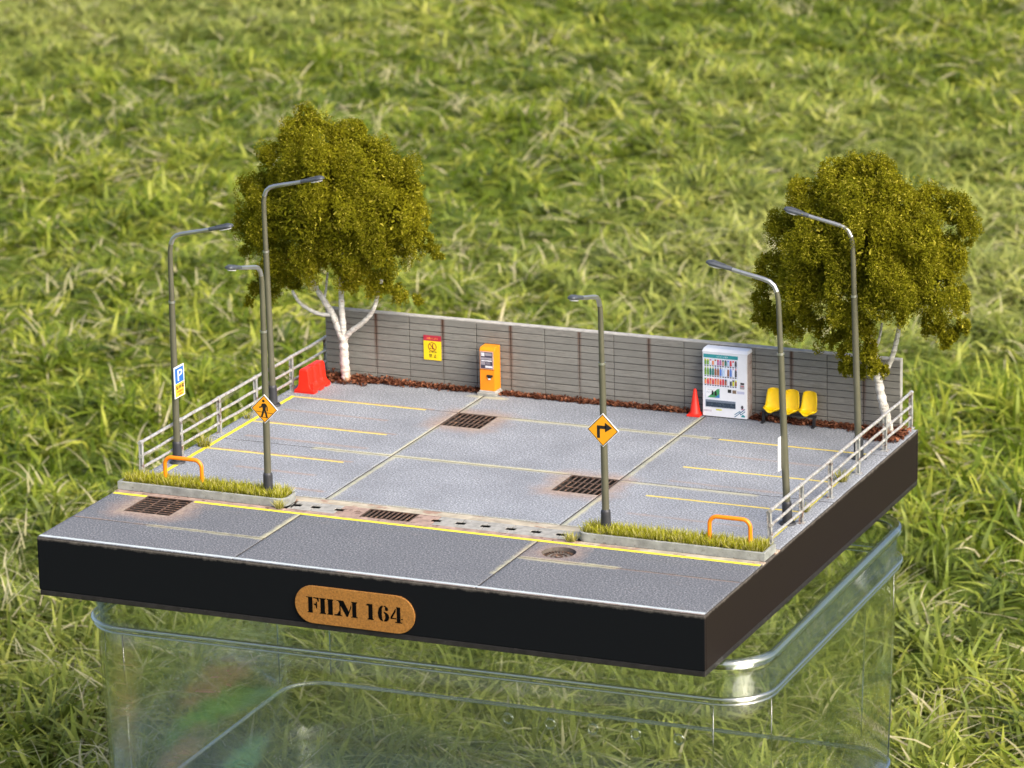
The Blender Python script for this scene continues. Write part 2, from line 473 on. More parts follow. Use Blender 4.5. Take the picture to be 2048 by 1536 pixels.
# ------------------------------------------------------------------ the display base
W_, D_ = 30.0, 27.45
base = thing('display_base', 'square black display base with a grey asphalt car park modelled on top', 'display base')
b = MB()
b.box(0, W_, 0, 0.16, -2.36, -0.05); b.box(0, W_, D_ - 0.16, D_, -2.36, -0.05)
b.box(0, 0.16, 0.16, D_ - 0.16, -2.36, -0.05); b.box(W_ - 0.16, W_, 0.16, D_ - 0.16, -2.36, -0.05)
b.build('side_board', M['board'], base, bevel=0.035)
MB().box(0.03, W_ - 0.01, 0.015, D_ - 0.03, -2.60, -2.362).build('bottom_panel', M['black'], base, bevel=0.03)

# where rust and pale dust lie on the asphalt (weights, not colours)
def seg(x, y, x0, y0, x1, y1):
    dx, dy = x1 - x0, y1 - y0
    t = np.clip(((x - x0) * dx + (y - y0) * dy) / (dx * dx + dy * dy), 0, 1)
    return np.hypot(x - x0 - t * dx, y - y0 - t * dy)
def rectd(x, y, x0, x1, y0, y1):
    return np.hypot(np.maximum(np.maximum(x0 - x, x - x1), 0), np.maximum(np.maximum(y0 - y, y - y1), 0))
JX1, JX2, JY1, JY2 = 9.2, 20.15, 15.75, 23.1
GR = [(9.22, 11.22, 20.95, 23.08), (17.9, 20.12, 13.32, 15.7), (1.75, 3.97, 4.42, 6.72)]
MHX, MHY, MHR = 21.55, 5.42, 0.72
def wear(x, y):
    cream = np.zeros_like(x); rust = np.zeros_like(x)
    def c(d, w, k): 
        nonlocal cream; cream = np.maximum(cream, k * np.exp(-(d / w) ** 2))
    def r(d, w, k):
        nonlocal rust; rust = np.maximum(rust, k * np.exp(-(d / w) ** 2))
    c(seg(x, y, 9.1, 3.2, 9.1, 6.7), .14, .72); c(seg(x, y, 9.34, 9, 9.34, 15.6), .15, .75); c(seg(x, y, 9.2, 15.8, 9.2, 21), .16, .7)
    c(seg(x, y, 9.3, 23.2, 9.2, 27), .20, .6); c(seg(x, y, 8.6, 25.9, 10.3, 25.9), .25, .7)
    c(seg(x, y, 20.05, 2.0, 20.05, 6.6), .11, .6); c(seg(x, y, 20.32, 9, 20.32, 13.2), .16, .8); c(seg(x, y, 20.3, 16, 20.2, 23), .18, .7); c(seg(x, y, 20.1, 23.2, 20.1, 26), .18, .7)
    c(seg(x, y, 5.5, 15.7, 17.6, 15.8), .20, .85); c(seg(x, y, 20.3, 15.6, 26.5, 15.55), .18, .75)
    c(seg(x, y, 11.3, 22.95, 21.5, 23.05), .20, .85); c(seg(x, y, 3.8, 2.98, 9.1, 2.95), .16, .7); c(seg(x, y, 20.3, 4.28, 24.5, 4.3), .18, .85)
    c(seg(x, y, 8.2, 8.95, 21.5, 8.95), .10, .5); c(seg(x, y, 1.4, 6.8, 4.3, 6.8), .2, .7)
    for g in GR:
        d = rectd(x, y, *g)
        r(d, .85, .74); c(d, .45, .35)
    r(np.maximum(np.hypot(x - MHX, y - MHY) - MHR, 0), .5, .6)
    r(rectd(x, y, 20.2, 22.6, 4.4, 6.4), .3, .35)
    r(seg(x, y, 24, 4.32, 29.9, 4.3), .05, 1.0); r(seg(x, y, 0.2, 3.03, 5, 2.98), .05, .7); r(seg(x, y, 14, .06, 29.9, .06), .10, .6)
    for yy in (23.0, 18.7, 14.1):
        r(seg(x, y, 1.2, yy + .17, 7.9, yy + .17), .11, .95)
        r(seg(x, y, 22.4, yy + .12, 28.6, yy + .1), .07, .5)
    for yy, a, b_ in ((20.9, 1.4, 6.6), (16.5, 1.6, 7.6), (12.0, 3.4, 7.2), (9.9, 7, 8.6)):
        r(seg(x, y, a, yy, b_, yy - .1), .12, .8)
    for yy, a, b_ in ((20.7, 22.5, 27.8), (16.35, 22.3, 27.5), (11.4, 22.3, 27.5)):
        r(seg(x, y, a, yy, b_, yy - .1), .12, .62)
    return rust, cream

def slab(x0, x1, y0, y1, road, holes=(), circle=None, nm='asphalt_slab'):
    g = 0.016
    x0 += g; x1 -= g; y0 += g; y1 -= g
    def lines(a, b_, cuts):
        L = [a, a + .006, a + .03]
        pts = sorted([a + .03] + [c_ for c_ in cuts if a + .05 < c_ < b_ - .05] + [b_ - .03])
        for p, q in zip(pts[:-1], pts[1:]):
            n = max(1, int(round((q - p) / .14)))
            L += [p + (q - p) * i / n for i in range(1, n + 1)]
        return np.array(L + [b_ - .006, b_])
    hl = list(holes)
    if circle: hl.append((MHX - .85, MHX + .85, MHY - .85, MHY + .85))
    X = lines(x0, x1, [v for h in hl for v in h[:2]]); Y = lines(y0, y1, [v for h in hl for v in h[2:]])
    nx, ny = len(X), len(Y)
    xx, yy = np.meshgrid(X, Y, indexing='ij')
    zx = np.zeros(nx); zx[[0, -1]] = -.12; zx[[1, -2]] = -.022
    zy = np.zeros(ny); zy[[0, -1]] = -.12; zy[[1, -2]] = -.022
    zz = np.minimum(zx[:, None], zy[None, :])
    co = np.stack([xx, yy, zz], -1).reshape(-1, 3)
    idx = np.arange(nx * ny).reshape(nx, ny)
    q = np.stack([idx[:-1, :-1], idx[1:, :-1], idx[1:, 1:], idx[:-1, 1:]], -1)
    cx = (X[:-1] + X[1:])[:, None] / 2; cy = (Y[:-1] + Y[1:])[None, :] / 2
    keep = np.ones((nx - 1, ny - 1), bool)
    for h in hl: keep &= ~((cx > h[0]) & (cx < h[1]) & (cy > h[2]) & (cy < h[3]))
    fs = q[keep]
    if circle:
        n = 64; R = .85
        an = np.arange(n) * 2 * np.pi / n
        k = R / np.maximum(abs(np.cos(an)), abs(np.sin(an)))
        ring0 = np.stack([MHX + k * np.cos(an), MHY + k * np.sin(an), 0 * an], -1)
        ring1 = np.stack([MHX + MHR * np.cos(an), MHY + MHR * np.sin(an), 0 * an], -1)
        s = len(co); co = np.concatenate([co, ring0, ring1])
        a = np.arange(n); a2 = (a + 1) % n
        fs = np.concatenate([fs, np.stack([s + a, s + a2, s + n + a2, s + n + a], -1)])
    ru, cr = wear(co[:, 0], co[:, 1])
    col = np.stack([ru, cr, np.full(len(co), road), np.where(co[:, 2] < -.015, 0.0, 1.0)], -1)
    return quick_mesh(nm, co, [fs], M['asphalt'], base, col)
e = 0.0
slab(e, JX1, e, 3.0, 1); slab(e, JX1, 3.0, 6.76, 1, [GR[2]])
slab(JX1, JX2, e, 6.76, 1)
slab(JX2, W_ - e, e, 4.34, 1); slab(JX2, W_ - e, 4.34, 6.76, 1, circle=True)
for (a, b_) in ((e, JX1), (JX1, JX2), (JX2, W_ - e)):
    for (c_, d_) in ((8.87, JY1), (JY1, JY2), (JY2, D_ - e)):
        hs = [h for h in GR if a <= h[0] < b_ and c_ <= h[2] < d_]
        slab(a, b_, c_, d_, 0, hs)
MB().cbox(.01, 8.2, 6.775, 7.12, -.12, 0, .02).build('gutter_edging', M['rustcon'], base)
MB().cbox(8.22, 21.6, 6.775, 7.12, -.12, 0, .02).build('gutter_edging', M['rustcon'], base)
MB().cbox(21.62, W_ - .01, 6.775, 7.12, -.12, 0, .02).build('gutter_edging', M['dustcon'], base)
MB().cbox(.01, W_ - .01, 8.32, 8.86, -.12, 0, .02).build('gutter_edging', M['dustcon'], base)
# painted lines, each a sheet lying on the asphalt
def line(nm, x0, x1, y0, y1, m, z=.004):
    n = max(2, int(max(x1 - x0, y1 - y0) / .22)); mb = MB()
    hor = (x1 - x0) > (y1 - y0)
    A = []; B = []
    for i in range(n + 1):
        t = i / n; j1 = random.uniform(-.012, .012); j2 = random.uniform(-.012, .012)
        if hor: A.append((x0 + (x1 - x0) * t, y0 + j1)); B.append((x0 + (x1 - x0) * t, y1 + j2))
        else: A.append((x0 + j1, y0 + (y1 - y0) * t)); B.append((x1 + j2, y0 + (y1 - y0) * t))
    mb.prism(A + B[::-1], lambda a, b2, d: (a, b2, d), .001, z)
    return mb.build(nm, m, base)
line('yellow_line', .1, 1.72, 6.50, 6.72, M['line_y'])
line('yellow_line', 4.05, 29.94, 6.50, 6.71, M['line_y'])
line('white_line', .05, 29.95, .11, .29, M['line_w'])
line('yellow_side_line', .62, .83, 8.95, 23.1, M['line_y'])
line('yellow_side_line', 29.02, 29.24, 8.95, 21.6, M['line_y'])
for y in (23.0, 18.68, 14.1):
    line('bay_line', .84, 7.6, y - .075, y + .075, M['line_p'])
for y in (23.0, 18.5, 14.0):
    line('bay_line', 22.05, 29.0, y - .075, y + .075, M['line_p'])
# gutter cover blocks with a keyhole at every joint
def cover(x0, x1, m, nl=True, nr=True):
    y0, y1 = 7.14, 8.29
    p = [(x0, y0), (x1, y0)]
    if nr: p += [(x1, 7.54), (x1 - .21, 7.56), (x1 - .21, 7.86), (x1, 7.88)]
    p += [(x1, y1), (x0, y1)]
    if nl: p += [(x0, 7.88), (x0 + .21, 7.86), (x0 + .21, 7.56), (x0, 7.54)]
    MB().prism(p, lambda a, b2, d: (a, b2, d), -.045, -.004).build('gutter_cover', m, base, bevel=.008)
gx = [8.42, 9.32, 10.44]
cover(8.23, 8.405, M['concrete'], False, True)
for a, b_ in zip(gx[:-1], gx[1:]): cover(a + .02, b_ - .02, M['concrete'])
cover(10.452, 11.63, M['rustcon'], True, False)
cover(13.97, 14.96, M['rustcon'], False, True)
gx = [14.98, 16.11, 17.25, 18.41, 19.56, 20.7]
for a, b_ in zip(gx[:-1], gx[1:]): cover(a + .02, b_ - .02, M['concrete'])
cover(20.712, 21.58, M['concrete'], True, False)

# nameplate on the front board
def stadium(x0, x1, z0, z1, n=14):
    r = (z1 - z0) / 2; zc = (z0 + z1) / 2; P = []
    for i in range(n + 1):
        a = -math.pi / 2 + math.pi * i / n; P.append((x1 - r + r * math.cos(a), zc + r * math.sin(a)))
    for i in range(n + 1):
        a = math.pi / 2 + math.pi * i / n; P.append((x0 + r + r * math.cos(a), zc + r * math.sin(a)))
    return P
fr = lambda a, b2, d: (a, -d, b2)
plate = MB().prism(stadium(12.08, 17.48, -2.32, -.70), fr, .003, .10).build('nameplate', M['brass'], base, bevel=.02)
def glyph(polys, x0, w, zb, h):
    mb = MB()
    for P in polys:
        mb.prism([(x0 + a * w, zb + c_ * h) for a, c_ in P], fr, .09, .104)
    o = mb.build('letter', M['cut'], None); 
    o.parent = plate; return o
Rr = lambda a, b2, c_, d_: [(a, c_), (b2, c_), (b2, d_), (a, d_)]
F = [[(0, 1), (.5, 1), (.5, 0), (.08, 0), (.08, .04), (.16, .07), (.16, .93), (0, .96)],
     [(.56, 1), (1, 1), (1, .74), (.93, .74), (.84, .90), (.68, .93), (.56, .93)], [(.58, .55), (.72, .48), (.78, .3), (.86, .3), (.86, .72), (.78, .72), (.72, .6), (.58, .6)]]
I = [[(0, 1), (1, 1), (1, .95), (.84, .92), (.84, .08), (1, .05), (1, 0), (0, 0), (0, .05), (.16, .08), (.16, .92), (0, .95)]]
Lg = [[(0, 1), (.52, 1), (.52, .95), (.46, .92), (.46, 0), (0, 0), (0, .05), (.09, .08), (.09, .92), (0, .95)], [(.56, 0), (1, 0), (1, .32), (.95, .32), (.80, .12), (.56, .07)]]
Mg = [[(.0, 1), (.33, 1), (.60, .30), (.50, .0), (.46, .0), (.07, .95), (0, .95)], [(.50, .0), (.54, .04), (.70, .62), (.70, .82), (.66, .70)], [(.70, 1), (1, 1), (1, .95), (.94, .92), (.94, .07), (1, .04), (1, 0), (.66, 0), (.66, .04), (.74, .07), (.74, .93), (.70, .96)],
      [(.04, 0), (.26, 0), (.26, .05), (.19, .08), (.19, .66), (.13, .78), (.13, .08), (.04, .05)]]
One = [[(0, .95), (.12, 1), (.86, 1), (.86, .1), (1, .05), (1, 0), (.1, 0), (.1, .05), (.26, .1), (.26, .88), (0, .88)]]
Six = [[(.46, 1), (.28, .97), (.08, .78), (0, .5), (.06, .22), (.22, .05), (.44, 0), (.44, .08), (.38, .2), (.36, .5), (.38, .8), (.46, .92)],
       [(.52, 1), (.72, .97), (.9, .85), (.9, .72), (.8, .66), (.66, .70), (.62, .82), (.66, .9), (.52, .94)],
       [(.52, .62), (.74, .58), (.94, .45), (1, .28), (.92, .1), (.74, .01), (.52, 0), (.52, .06), (.62, .15), (.65, .3), (.62, .46), (.52, .54)]]
Four = [[(.50, 1), (.86, 1), (.86, .08), (1, .04), (1, 0), (.38, 0), (.38, .04), (.54, .08), (.54, .86)], [(.46, .80), (.48, .88), (.42, .88), (0, .34), (0, .22), (.50, .22), (.50, .29), (.16, .30), (.46, .70)], [(.9, .22), (1.08, .22), (1.08, .29), (.9, .29)]]
for P, x0, w in ((F, 12.60, .58), (I, 13.20, .30), (Lg, 13.54, .58), (Mg, 13.98, .95), (One, 15.33, .32), (Six, 15.83, .52), (Four, 16.40, .52)):
    glyph(P, x0, w, -1.86, .68)

# ------------------------------------------------------------------ drains
def grate(name, lab, x0, x1, y0, y1, nx, ny, long_y=True, cat='drain grate', grp='square iron grates set in the asphalt'):
    t = thing(name, lab, cat, ((x0 + x1) / 2, (y0 + y1) / 2, 0), grp)
    z0, z1, w = -.045, -.006, .055
    mb = MB()
    mb.box(x0, x1, y0, y0 + w, z0, z1); mb.box(x0, x1, y1 - w, y1, z0, z1)
    mb.box(x0, x0 + w, y0 + w, y1 - w, z0, z1); mb.box(x1 - w, x1, y0 + w, y1 - w, z0, z1)
    mb.build('frame', M['iron'], t)
    p = MB()
    p.add([(x0, y0, z0), (x1, y0, z0), (x1, y1, z0), (x0, y1, z0), (x0, y0, -.8), (x1, y0, -.8), (x1, y1, -.8), (x0, y1, -.8)],
          [(0, 1, 5, 4), (1, 2, 6, 5), (2, 3, 7, 6), (3, 0, 4, 7), (4, 5, 6, 7)])
    p.build('pit', M['pit'], t)
    bw = .036
    for i in range(1, nx):
        x = x0 + w / 2 + (x1 - x0 - w) * i / nx
        hw = bw if not (nx < ny) else .03
        MB().cbox(x - hw, x + hw, y0 + w, y1 - w, z0, z1 - .004, .01).build('bar', M['iron'], t)
    for i in range(1, ny):
        y = y0 + w / 2 + (y1 - y0 - w) * i / ny
        hw = bw if not (ny < nx) else .03
        MB().cbox(x0 + w, x1 - w, y - hw, y + hw, z0, z1 - .008, .01).build('bar', M['iron'], t)
    return t
grate('drain_grate', 'square rusty iron grate in front of the orange ticket machine', *GR[0], 8, 3)
grate('drain_grate', 'square rusty iron grate just behind the post with the bent-arrow sign', *GR[1], 8, 3)
grate('drain_grate', 'square rusty iron grate in the road against the kerb of the left planter', *GR[2], 3, 8)
grate('gutter_grate', 'narrow slotted iron grate among the concrete gutter covers', 11.645, 13.955, 7.14, 8.29, 10, 1, grp=None)
mh = thing('manhole_cover', 'round toothed iron cover sunk in the road in front of the right planter', 'manhole cover', (MHX, MHY, 0))
MB().box(8.2, 11.64, 7.13, 8.3, -.5, -.4).build('gutter_bed', M['pit'], base); MB().box(13.96, 21.6, 7.13, 8.3, -.5, -.4).build('gutter_bed', M['pit'], base)
n = 48; mb = MB()
an = [2 * math.pi * i / n for i in range(n)]
mb.add([(MHX + MHR * math.cos(a), MHY + MHR * math.sin(a), -.002) for a in an] + [(MHX + (MHR - .02) * math.cos(a), MHY + (MHR - .02) * math.sin(a), -.36) for a in an],
       [(i, (i + 1) % n, n + (i + 1) % n, n + i) for i in range(n)])
mb.build('rim', simple('manhole_wall', (.12, .10, .085), .8, 0, .3, 4), mh)
mb = MB(); R2 = MHR - .03
mb.prism([(MHX + R2 * math.cos(a), MHY + R2 * math.sin(a)) for a in an], lambda a, b2, d: (a, b2, d), -.30, -.20)
mb.build('cover', simple('manhole_lid', (.17, .15, .13), .7, .2, .35, 5, .02), mh)
for i in range(28):
    a = 2 * math.pi * (i + .5) / 28; c_, s_ = math.cos(a), math.sin(a)
    P = [(R2 * .74, -.02), (R2 * .98, -.028), (R2 * .98, .028), (R2 * .74, .02)]
    MB().prism([(MHX + u * c_ - v * s_, MHY + u * s_ + v * c_) for u, v in P], lambda a2, b2, d: (a2, b2, d), -.2, -.14).build('tooth', M['iron'], mh)
for k, rr in enumerate((.12, .3)):
    P = []
    mb = MB()
    for i in range(24):
        a0, a1 = 2 * math.pi * i / 24, 2 * math.pi * (i + 1) / 24
        mb.prism([(MHX + rr * math.cos(a0), MHY + rr * math.sin(a0)), (MHX + (rr + .05) * math.cos(a0), MHY + (rr + .05) * math.sin(a0)),
                  (MHX + (rr + .05) * math.cos(a1), MHY + (rr + .05) * math.sin(a1)), (MHX + rr * math.cos(a1), MHY + rr * math.sin(a1))], lambda a2, b2, d: (a2, b2, d), -.2, -.16)
    mb.build('ring', M['iron'], mh)

# ------------------------------------------------------------------ blades of grass
def blades(root, az, L, wd, lean, curl, col_root, col_tip, nseg=3):
    """root (N,3); az angle; lean 0..1 sideways share; curl downward bend"""
    N = len(root)
    dh = np.stack([np.cos(az), np.sin(az), np.zeros(N)], -1)
    tw = az + RG.uniform(-1.2, 1.2, N)
    sd = np.stack([-np.sin(tw), np.cos(tw), RG.uniform(-.3, .3, N)], -1)
    P = []; C = []
    for k in range(nseg + 1):
        t = k / nseg
        out = lean * t + curl * t * t
        up = (1 - lean * .5) * t - curl * .75 * t * t
        p = root + dh * (L * out)[:, None]
        p[:, 2] += L * up
        wk = wd * (1 - .85 * t ** 1.6) * .5
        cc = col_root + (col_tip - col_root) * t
        if k < nseg:
            P += [p - sd * wk[:, None], p + sd * wk[:, None]]; C += [cc, cc]
        else: P.append(p); C.append(cc)
    co = np.stack(P, 1); cl = np.stack(C, 1)
    nv = 2 * nseg + 1
    b0 = np.arange(N)[:, None] * nv
    quads = np.concatenate([b0 + np.array([[2 * k, 2 * k + 1, 2 * k + 3, 2 * k + 2]]) for k in range(nseg - 1)])
    tri = b0 + np.array([[2 * nseg - 2, 2 * nseg - 1, 2 * nseg]])
    return co.reshape(-1, 3), quads, tri, cl.reshape(-1, 3)

def sgrass(name, parent, roots, L0, L1, wd, out=None, label=None, tall=1.0, pale=0.25):
    N = len(roots)
    az = RG.uniform(0, 2 * np.pi, N)
    L = RG.uniform(L0, L1, N)
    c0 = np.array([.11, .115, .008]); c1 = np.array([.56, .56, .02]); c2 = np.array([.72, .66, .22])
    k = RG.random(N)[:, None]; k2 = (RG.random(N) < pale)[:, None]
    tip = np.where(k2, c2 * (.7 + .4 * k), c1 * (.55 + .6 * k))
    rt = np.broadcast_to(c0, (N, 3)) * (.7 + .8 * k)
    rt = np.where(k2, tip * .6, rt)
    lean = np.abs(RG.normal(.22, .28, N)) if out is None else out
    co, q, t, cl = blades(roots, az, L, np.full(N, wd) * RG.uniform(.7, 1.3, N), lean, RG.uniform(0, .35, N), rt, tip)
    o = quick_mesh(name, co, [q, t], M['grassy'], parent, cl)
    return o

def planter(lab, x0, x1, roundleft, roundright, n):
    t = thing('planter', lab, 'planter', ((x0 + x1) / 2, 7.75, 0), 'raised grass planters along the gutter')
    y0, y1, h, w = 7.13, 8.5, .36, .13
    r = .45
    def outl(i):
        P = []
        X0, X1, Y0, Y1 = x0 + i, x1 - i, y0 + i, y1 - i
        rr = r - i
        def arc(cx, cy, a0, rad):
            for k in range(7):
                a = a0 + math.pi / 2 * k / 6; P.append((cx + rad * math.cos(a), cy + rad * math.sin(a)))
        arc(X0 + rr, Y0 + rr, math.pi, rr) if roundleft else P.append((X0, Y0))
        arc(X1 - rr, Y0 + rr, -math.pi / 2, rr) if roundright else P.append((X1, Y0))
        arc(X1 - rr, Y1 - rr, 0, rr) if roundright else P.append((X1, Y1))
        arc(X0 + rr, Y1 - rr, math.pi / 2, rr) if roundleft else P.append((X0, Y1))
        return P
    O, I_ = outl(0), outl(w); nn = len(O); O2 = outl(.015); I2 = outl(w - .012)
    vs = [(a, b2, .003) for a, b2 in O] + [(a, b2, h - .015) for a, b2 in O] + [(a, b2, h) for a, b2 in O2] + [(a, b2, h) for a, b2 in I2] + [(a, b2, h - .012) for a, b2 in I_] + [(a, b2, .1) for a, b2 in I_]
    fs = []
    for L_ in range(5):
        for i in range(nn):
            j = (i + 1) % nn; fs.append((L_ * nn + i, L_ * nn + j, (L_ + 1) * nn + j, (L_ + 1) * nn + i))
    MB().add(vs, fs).build('kerb', M['kerb'], t)
    MB().prism(outl(w), lambda a, b2, d: (a, b2, d), .08, .27).build('soil', M['soil'], t)
    xs = RG.uniform(x0 + w + .04, x1 - w - .04, n); ys = RG.uniform(y0 + w + .03, y1 - w - .03, n)
    if roundleft:
        bad = (xs < x0 + .45) & (np.hypot(xs - x0 - .45, np.abs(ys - 7.815) - .235) > .33) & (np.abs(ys - 7.815) > .235)
        xs[bad] += .6
    if roundright:
        bad = (xs > x1 - .45) & (np.hypot(xs - x1 + .45, np.abs(ys - 7.815) - .235) > .33) & (np.abs(ys - 7.815) > .235)
        xs[bad] -= .6
    g = sgrass('grass', t, np.stack([xs, ys, np.full(n, .26)], -1), .28, .62, .034)
    g['kind'] = 'stuff'
    return t
planter('long grass-filled planter with a grey kerb under the pedestrian sign post', .02, 8.15, False, True, 5200)
planter('long grass-filled planter with a grey kerb under the bent-arrow sign post', 21.62, 29.93, True, False, 5200)

def tuft(x, y, lab, n=60, h=.55, rr=.16, pale=.4):
    a = RG.uniform(0, 2 * np.pi, n); d = RG.random(n) ** .5 * rr
    roots = np.stack([x + d * np.cos(a), y + d * np.sin(a), np.full(n, .002)], -1)
    o = bpy.data.objects
    t = sgrass('grass_tuft', None, roots, h * .55, h, .03, RG.uniform(.05, .75, n), pale=pale)
    t.data.transform(Matrix.Translation((-x, -y, 0))); t.location = (x, y, 0)
    prop(t, lab, 'grass tuft', 'small grass tufts growing on the asphalt')
tuft(.55, 14.3, 'green grass tuft beside the fence left of the pedestrian sign, nearer the front', 110, .85, .28, .25)
tuft(.42, 19.0, 'thin yellow grass tuft at the fence foot just left of the pedestrian sign', 50, .62, .2, .3)
tuft(29.3, 18.85, 'bushy grass tuft on the yellow line under the third gap of the right fence', 100, .75, .25, .35)
tuft(29.25, 14.1, 'thin dry grass tuft at the foot of the second post of the right fence', 45, .62, .15, .5)
tuft(7.95, 7.0, 'pale dry tuft at the rounded kerb end of the pedestrian sign planter', 90, .62, .17, .7)
tuft(21.45, 7.02, 'pale dry tuft at the rounded kerb end of the bent-arrow sign planter', 100, .62, .2, .7)

# ------------------------------------------------------------------ block wall
WX0, WX1, WY0, WY1, WH = .63, 29.29, 26.95, 27.3, 3.28
wall = thing('block_wall', 'long low wall of thin grey blocks with rusty joints at the back edge of the car park', 'wall', ((WX0 + WX1) / 2, 27.1, 0))
MB().box(WX0 + .012, WX1 - .012, WY0 + .06, WY1, .003, WH - .01).build('core', simple('wall_core', (.05, .048, .045), .9), wall)
MB().cbox(WX0, WX1, WY0 - .004, WY1 + .01, WH - .008, WH + .055, .012).build('coping', M['cap'], wall)
MB().box(WX1 - .010, WX1 + .006, WY0 + .02, WY1 - .005, .003, WH - .012).build('end_face', M['cap'], wall)
rows = 10; rh = (WH - .012) / rows
xs = [WX0, 1.555] + [1.555 + 1.7335 * k for k in range(1, 17)]
xs[-1] = WX1
wid = {}
for ci in range(len(xs) - 1):
    w_ = xs[ci + 1] - xs[ci] - .030
    key = round(w_, 3)
    for ri in range(rows):
        if key not in wid:
            mb = MB(); c2 = .012; hz = rh - .032
            o0 = [(0, 0), (w_, 0), (w_, hz), (0, hz)]; o1 = [(c2, c2), (w_ - c2, c2), (w_ - c2, hz - c2), (c2, hz - c2)]
            vs = [(a, .07, b2) for a, b2 in o0] + [(a, c2, b2) for a, b2 in o0] + [(a, 0, b2) for a, b2 in o1]
            fs = [(8, 9, 10, 11)]
            for i in range(4):
                j = (i + 1) % 4; fs += [(i, j, 4 + j, 4 + i), (4 + i, 4 + j, 8 + j, 8 + i)]
            mb.add(vs, fs); ob = mb.build('block', M['block'], None); wid[key] = ob.data
        else:
            ob = bpy.data.objects.new('block', wid[key]); COL.objects.link(ob)
        ob.parent = wall
        ob.location = Vector((xs[ci] + .013, WY0 + random.uniform(-.007, .007), .02 + ri * rh + random.uniform(-.003, .003))) - Vector(wall.location)
        ob.rotation_euler = (random.uniform(-.01, .01), random.uniform(-.0012, .0012), random.uniform(-.002, .002))

# ------------------------------------------------------------------ text as flat print
def text(s, size=1.0):
    cu = bpy.data.curves.new('t', 'FONT'); cu.body = s; cu.resolution_u = 3
    ob = bpy.data.objects.new('t', cu); COL.objects.link(ob)
    bpy.context.view_layer.update()
    me = bpy.data.meshes.new_from_object(ob.evaluated_get(bpy.context.evaluated_depsgraph_get()))
    vs = [(v.co.x, v.co.y) for v in me.vertices]; fs = [tuple(p.vertices) for p in me.polygons]
    bpy.data.objects.remove(ob); bpy.data.meshes.remove(me)
    x0 = min(v[0] for v in vs); x1 = max(v[0] for v in vs); y0 = min(v[1] for v in vs); y1 = max(v[1] for v in vs)
    return [((a - x0) / (x1 - x0), (b2 - y0) / (y1 - y0)) for a, b2 in vs], fs
def put_text(s, frame, u0, u1, v0, v1, mat, parent, name='lettering', off=.006, bold=0):
    vs, fs = text(s)
    mb = MB(); mb.add([frame(u0 + a * (u1 - u0), v0 + b2 * (v1 - v0), off) for a, b2 in vs], fs)
    if bold:
        mb.add([frame(u0 + a * (u1 - u0) + bold, v0 + b2 * (v1 - v0), off + .001) for a, b2 in vs], fs)
    return mb.build(name, mat, parent)
def flat(P, frame, mat, parent, name, off=.006, th=None):
    mb = MB(); th = th or .004
    for p in P: mb.prism(p, frame, off - th, off)
    return mb.build(name, mat, parent)
def rr_poly(u0, u1, v0, v1): return [(u0, v0), (u1, v0), (u1, v1), (u0, v1)]
def stroke(pts, w):
    out = []
    for (a, b2), (c_, d_) in zip(pts[:-1], pts[1:]):
        dx, dy = c_ - a, d_ - b2; l_ = math.hypot(dx, dy); nx_, ny_ = -dy / l_ * w / 2, dx / l_ * w / 2
        out.append([(a + nx_, b2 + ny_), (a - nx_, b2 - ny_), (c_ - nx_, d_ - ny_), (c_ + nx_, d_ + ny_)])
    return out
def disc(u, v, r, n=20): return [(u + r * math.cos(2 * math.pi * i / n), v + r * math.sin(2 * math.pi * i / n)) for i in range(n)]
def ringq(u, v, r, w, n=28):
    o = []
    for i in range(n):
        a, b2 = 2 * math.pi * i / n, 2 * math.pi * (i + 1) / n
        o.append([(u + r * math.cos(a), v + r * math.sin(a)), (u + (r + w) * math.cos(a), v + (r + w) * math.sin(a)), (u + (r + w) * math.cos(b2), v + (r + w) * math.sin(b2)), (u + r * math.cos(b2), v + r * math.sin(b2))])
    return o

# poster on the wall
PX, PZ, PW, PH = 5.77, 1.25, .90, 1.19
ws = thing('warning_poster', 'small yellow prohibition notice with a red top band fixed to the block wall', 'notice', (PX + PW / 2, WY0, PZ + PH / 2))
wf = lambda u, v, d: (PX + u, WY0 - .012 - d, PZ + v)
flat([rr_poly(0, PW, 0, PH * .78)], wf, M['print_y'], ws, 'panel', .03, .03)
flat([rr_poly(0, PW, PH * .782, PH)], wf, M['print_r'], ws, 'header_band', .03, .03)
put_text('お願いします', wf, .17, .74, PH * .84, PH * .93, M['pr_orange'], ws, off=.034, bold=.008)
flat(ringq(PW * .5, PH * .545, .185, .035), wf, M['pr_brown'], ws, 'prohibition_ring', .036)
flat(stroke([(PW * .5 - .13, PH * .545 + .13), (PW * .5 + .13, PH * .545 - .13)], .035), wf, M['pr_brown'], ws, 'prohibition_bar', .039)
flat([disc(PW * .53, PH * .545 + .12, .032)] + stroke([(PW * .53, PH * .62), (PW * .51, PH * .53), (PW * .56, PH * .44)], .05) + stroke([(PW * .51, PH * .54), (PW * .47, PH * .44)], .035) + stroke([(PW * .52, PH * .59), (PW * .44, PH * .53)], .022) + [disc(PW * .38, PH * .475, .035)],
     wf, M['pr_brown'], ws, 'pictogram', .034)
put_text('立小便行為', wf, .27, .66, PH * .30, PH * .375, M['ink'], ws, off=.034, bold=.006)
put_text('禁', wf, .27, .43, PH * .10, PH * .25, M['ink'], ws, off=.034, bold=.01)
put_text('止', wf, .51, .67, PH * .10, PH * .25, M['ink'], ws, off=.034, bold=.01)

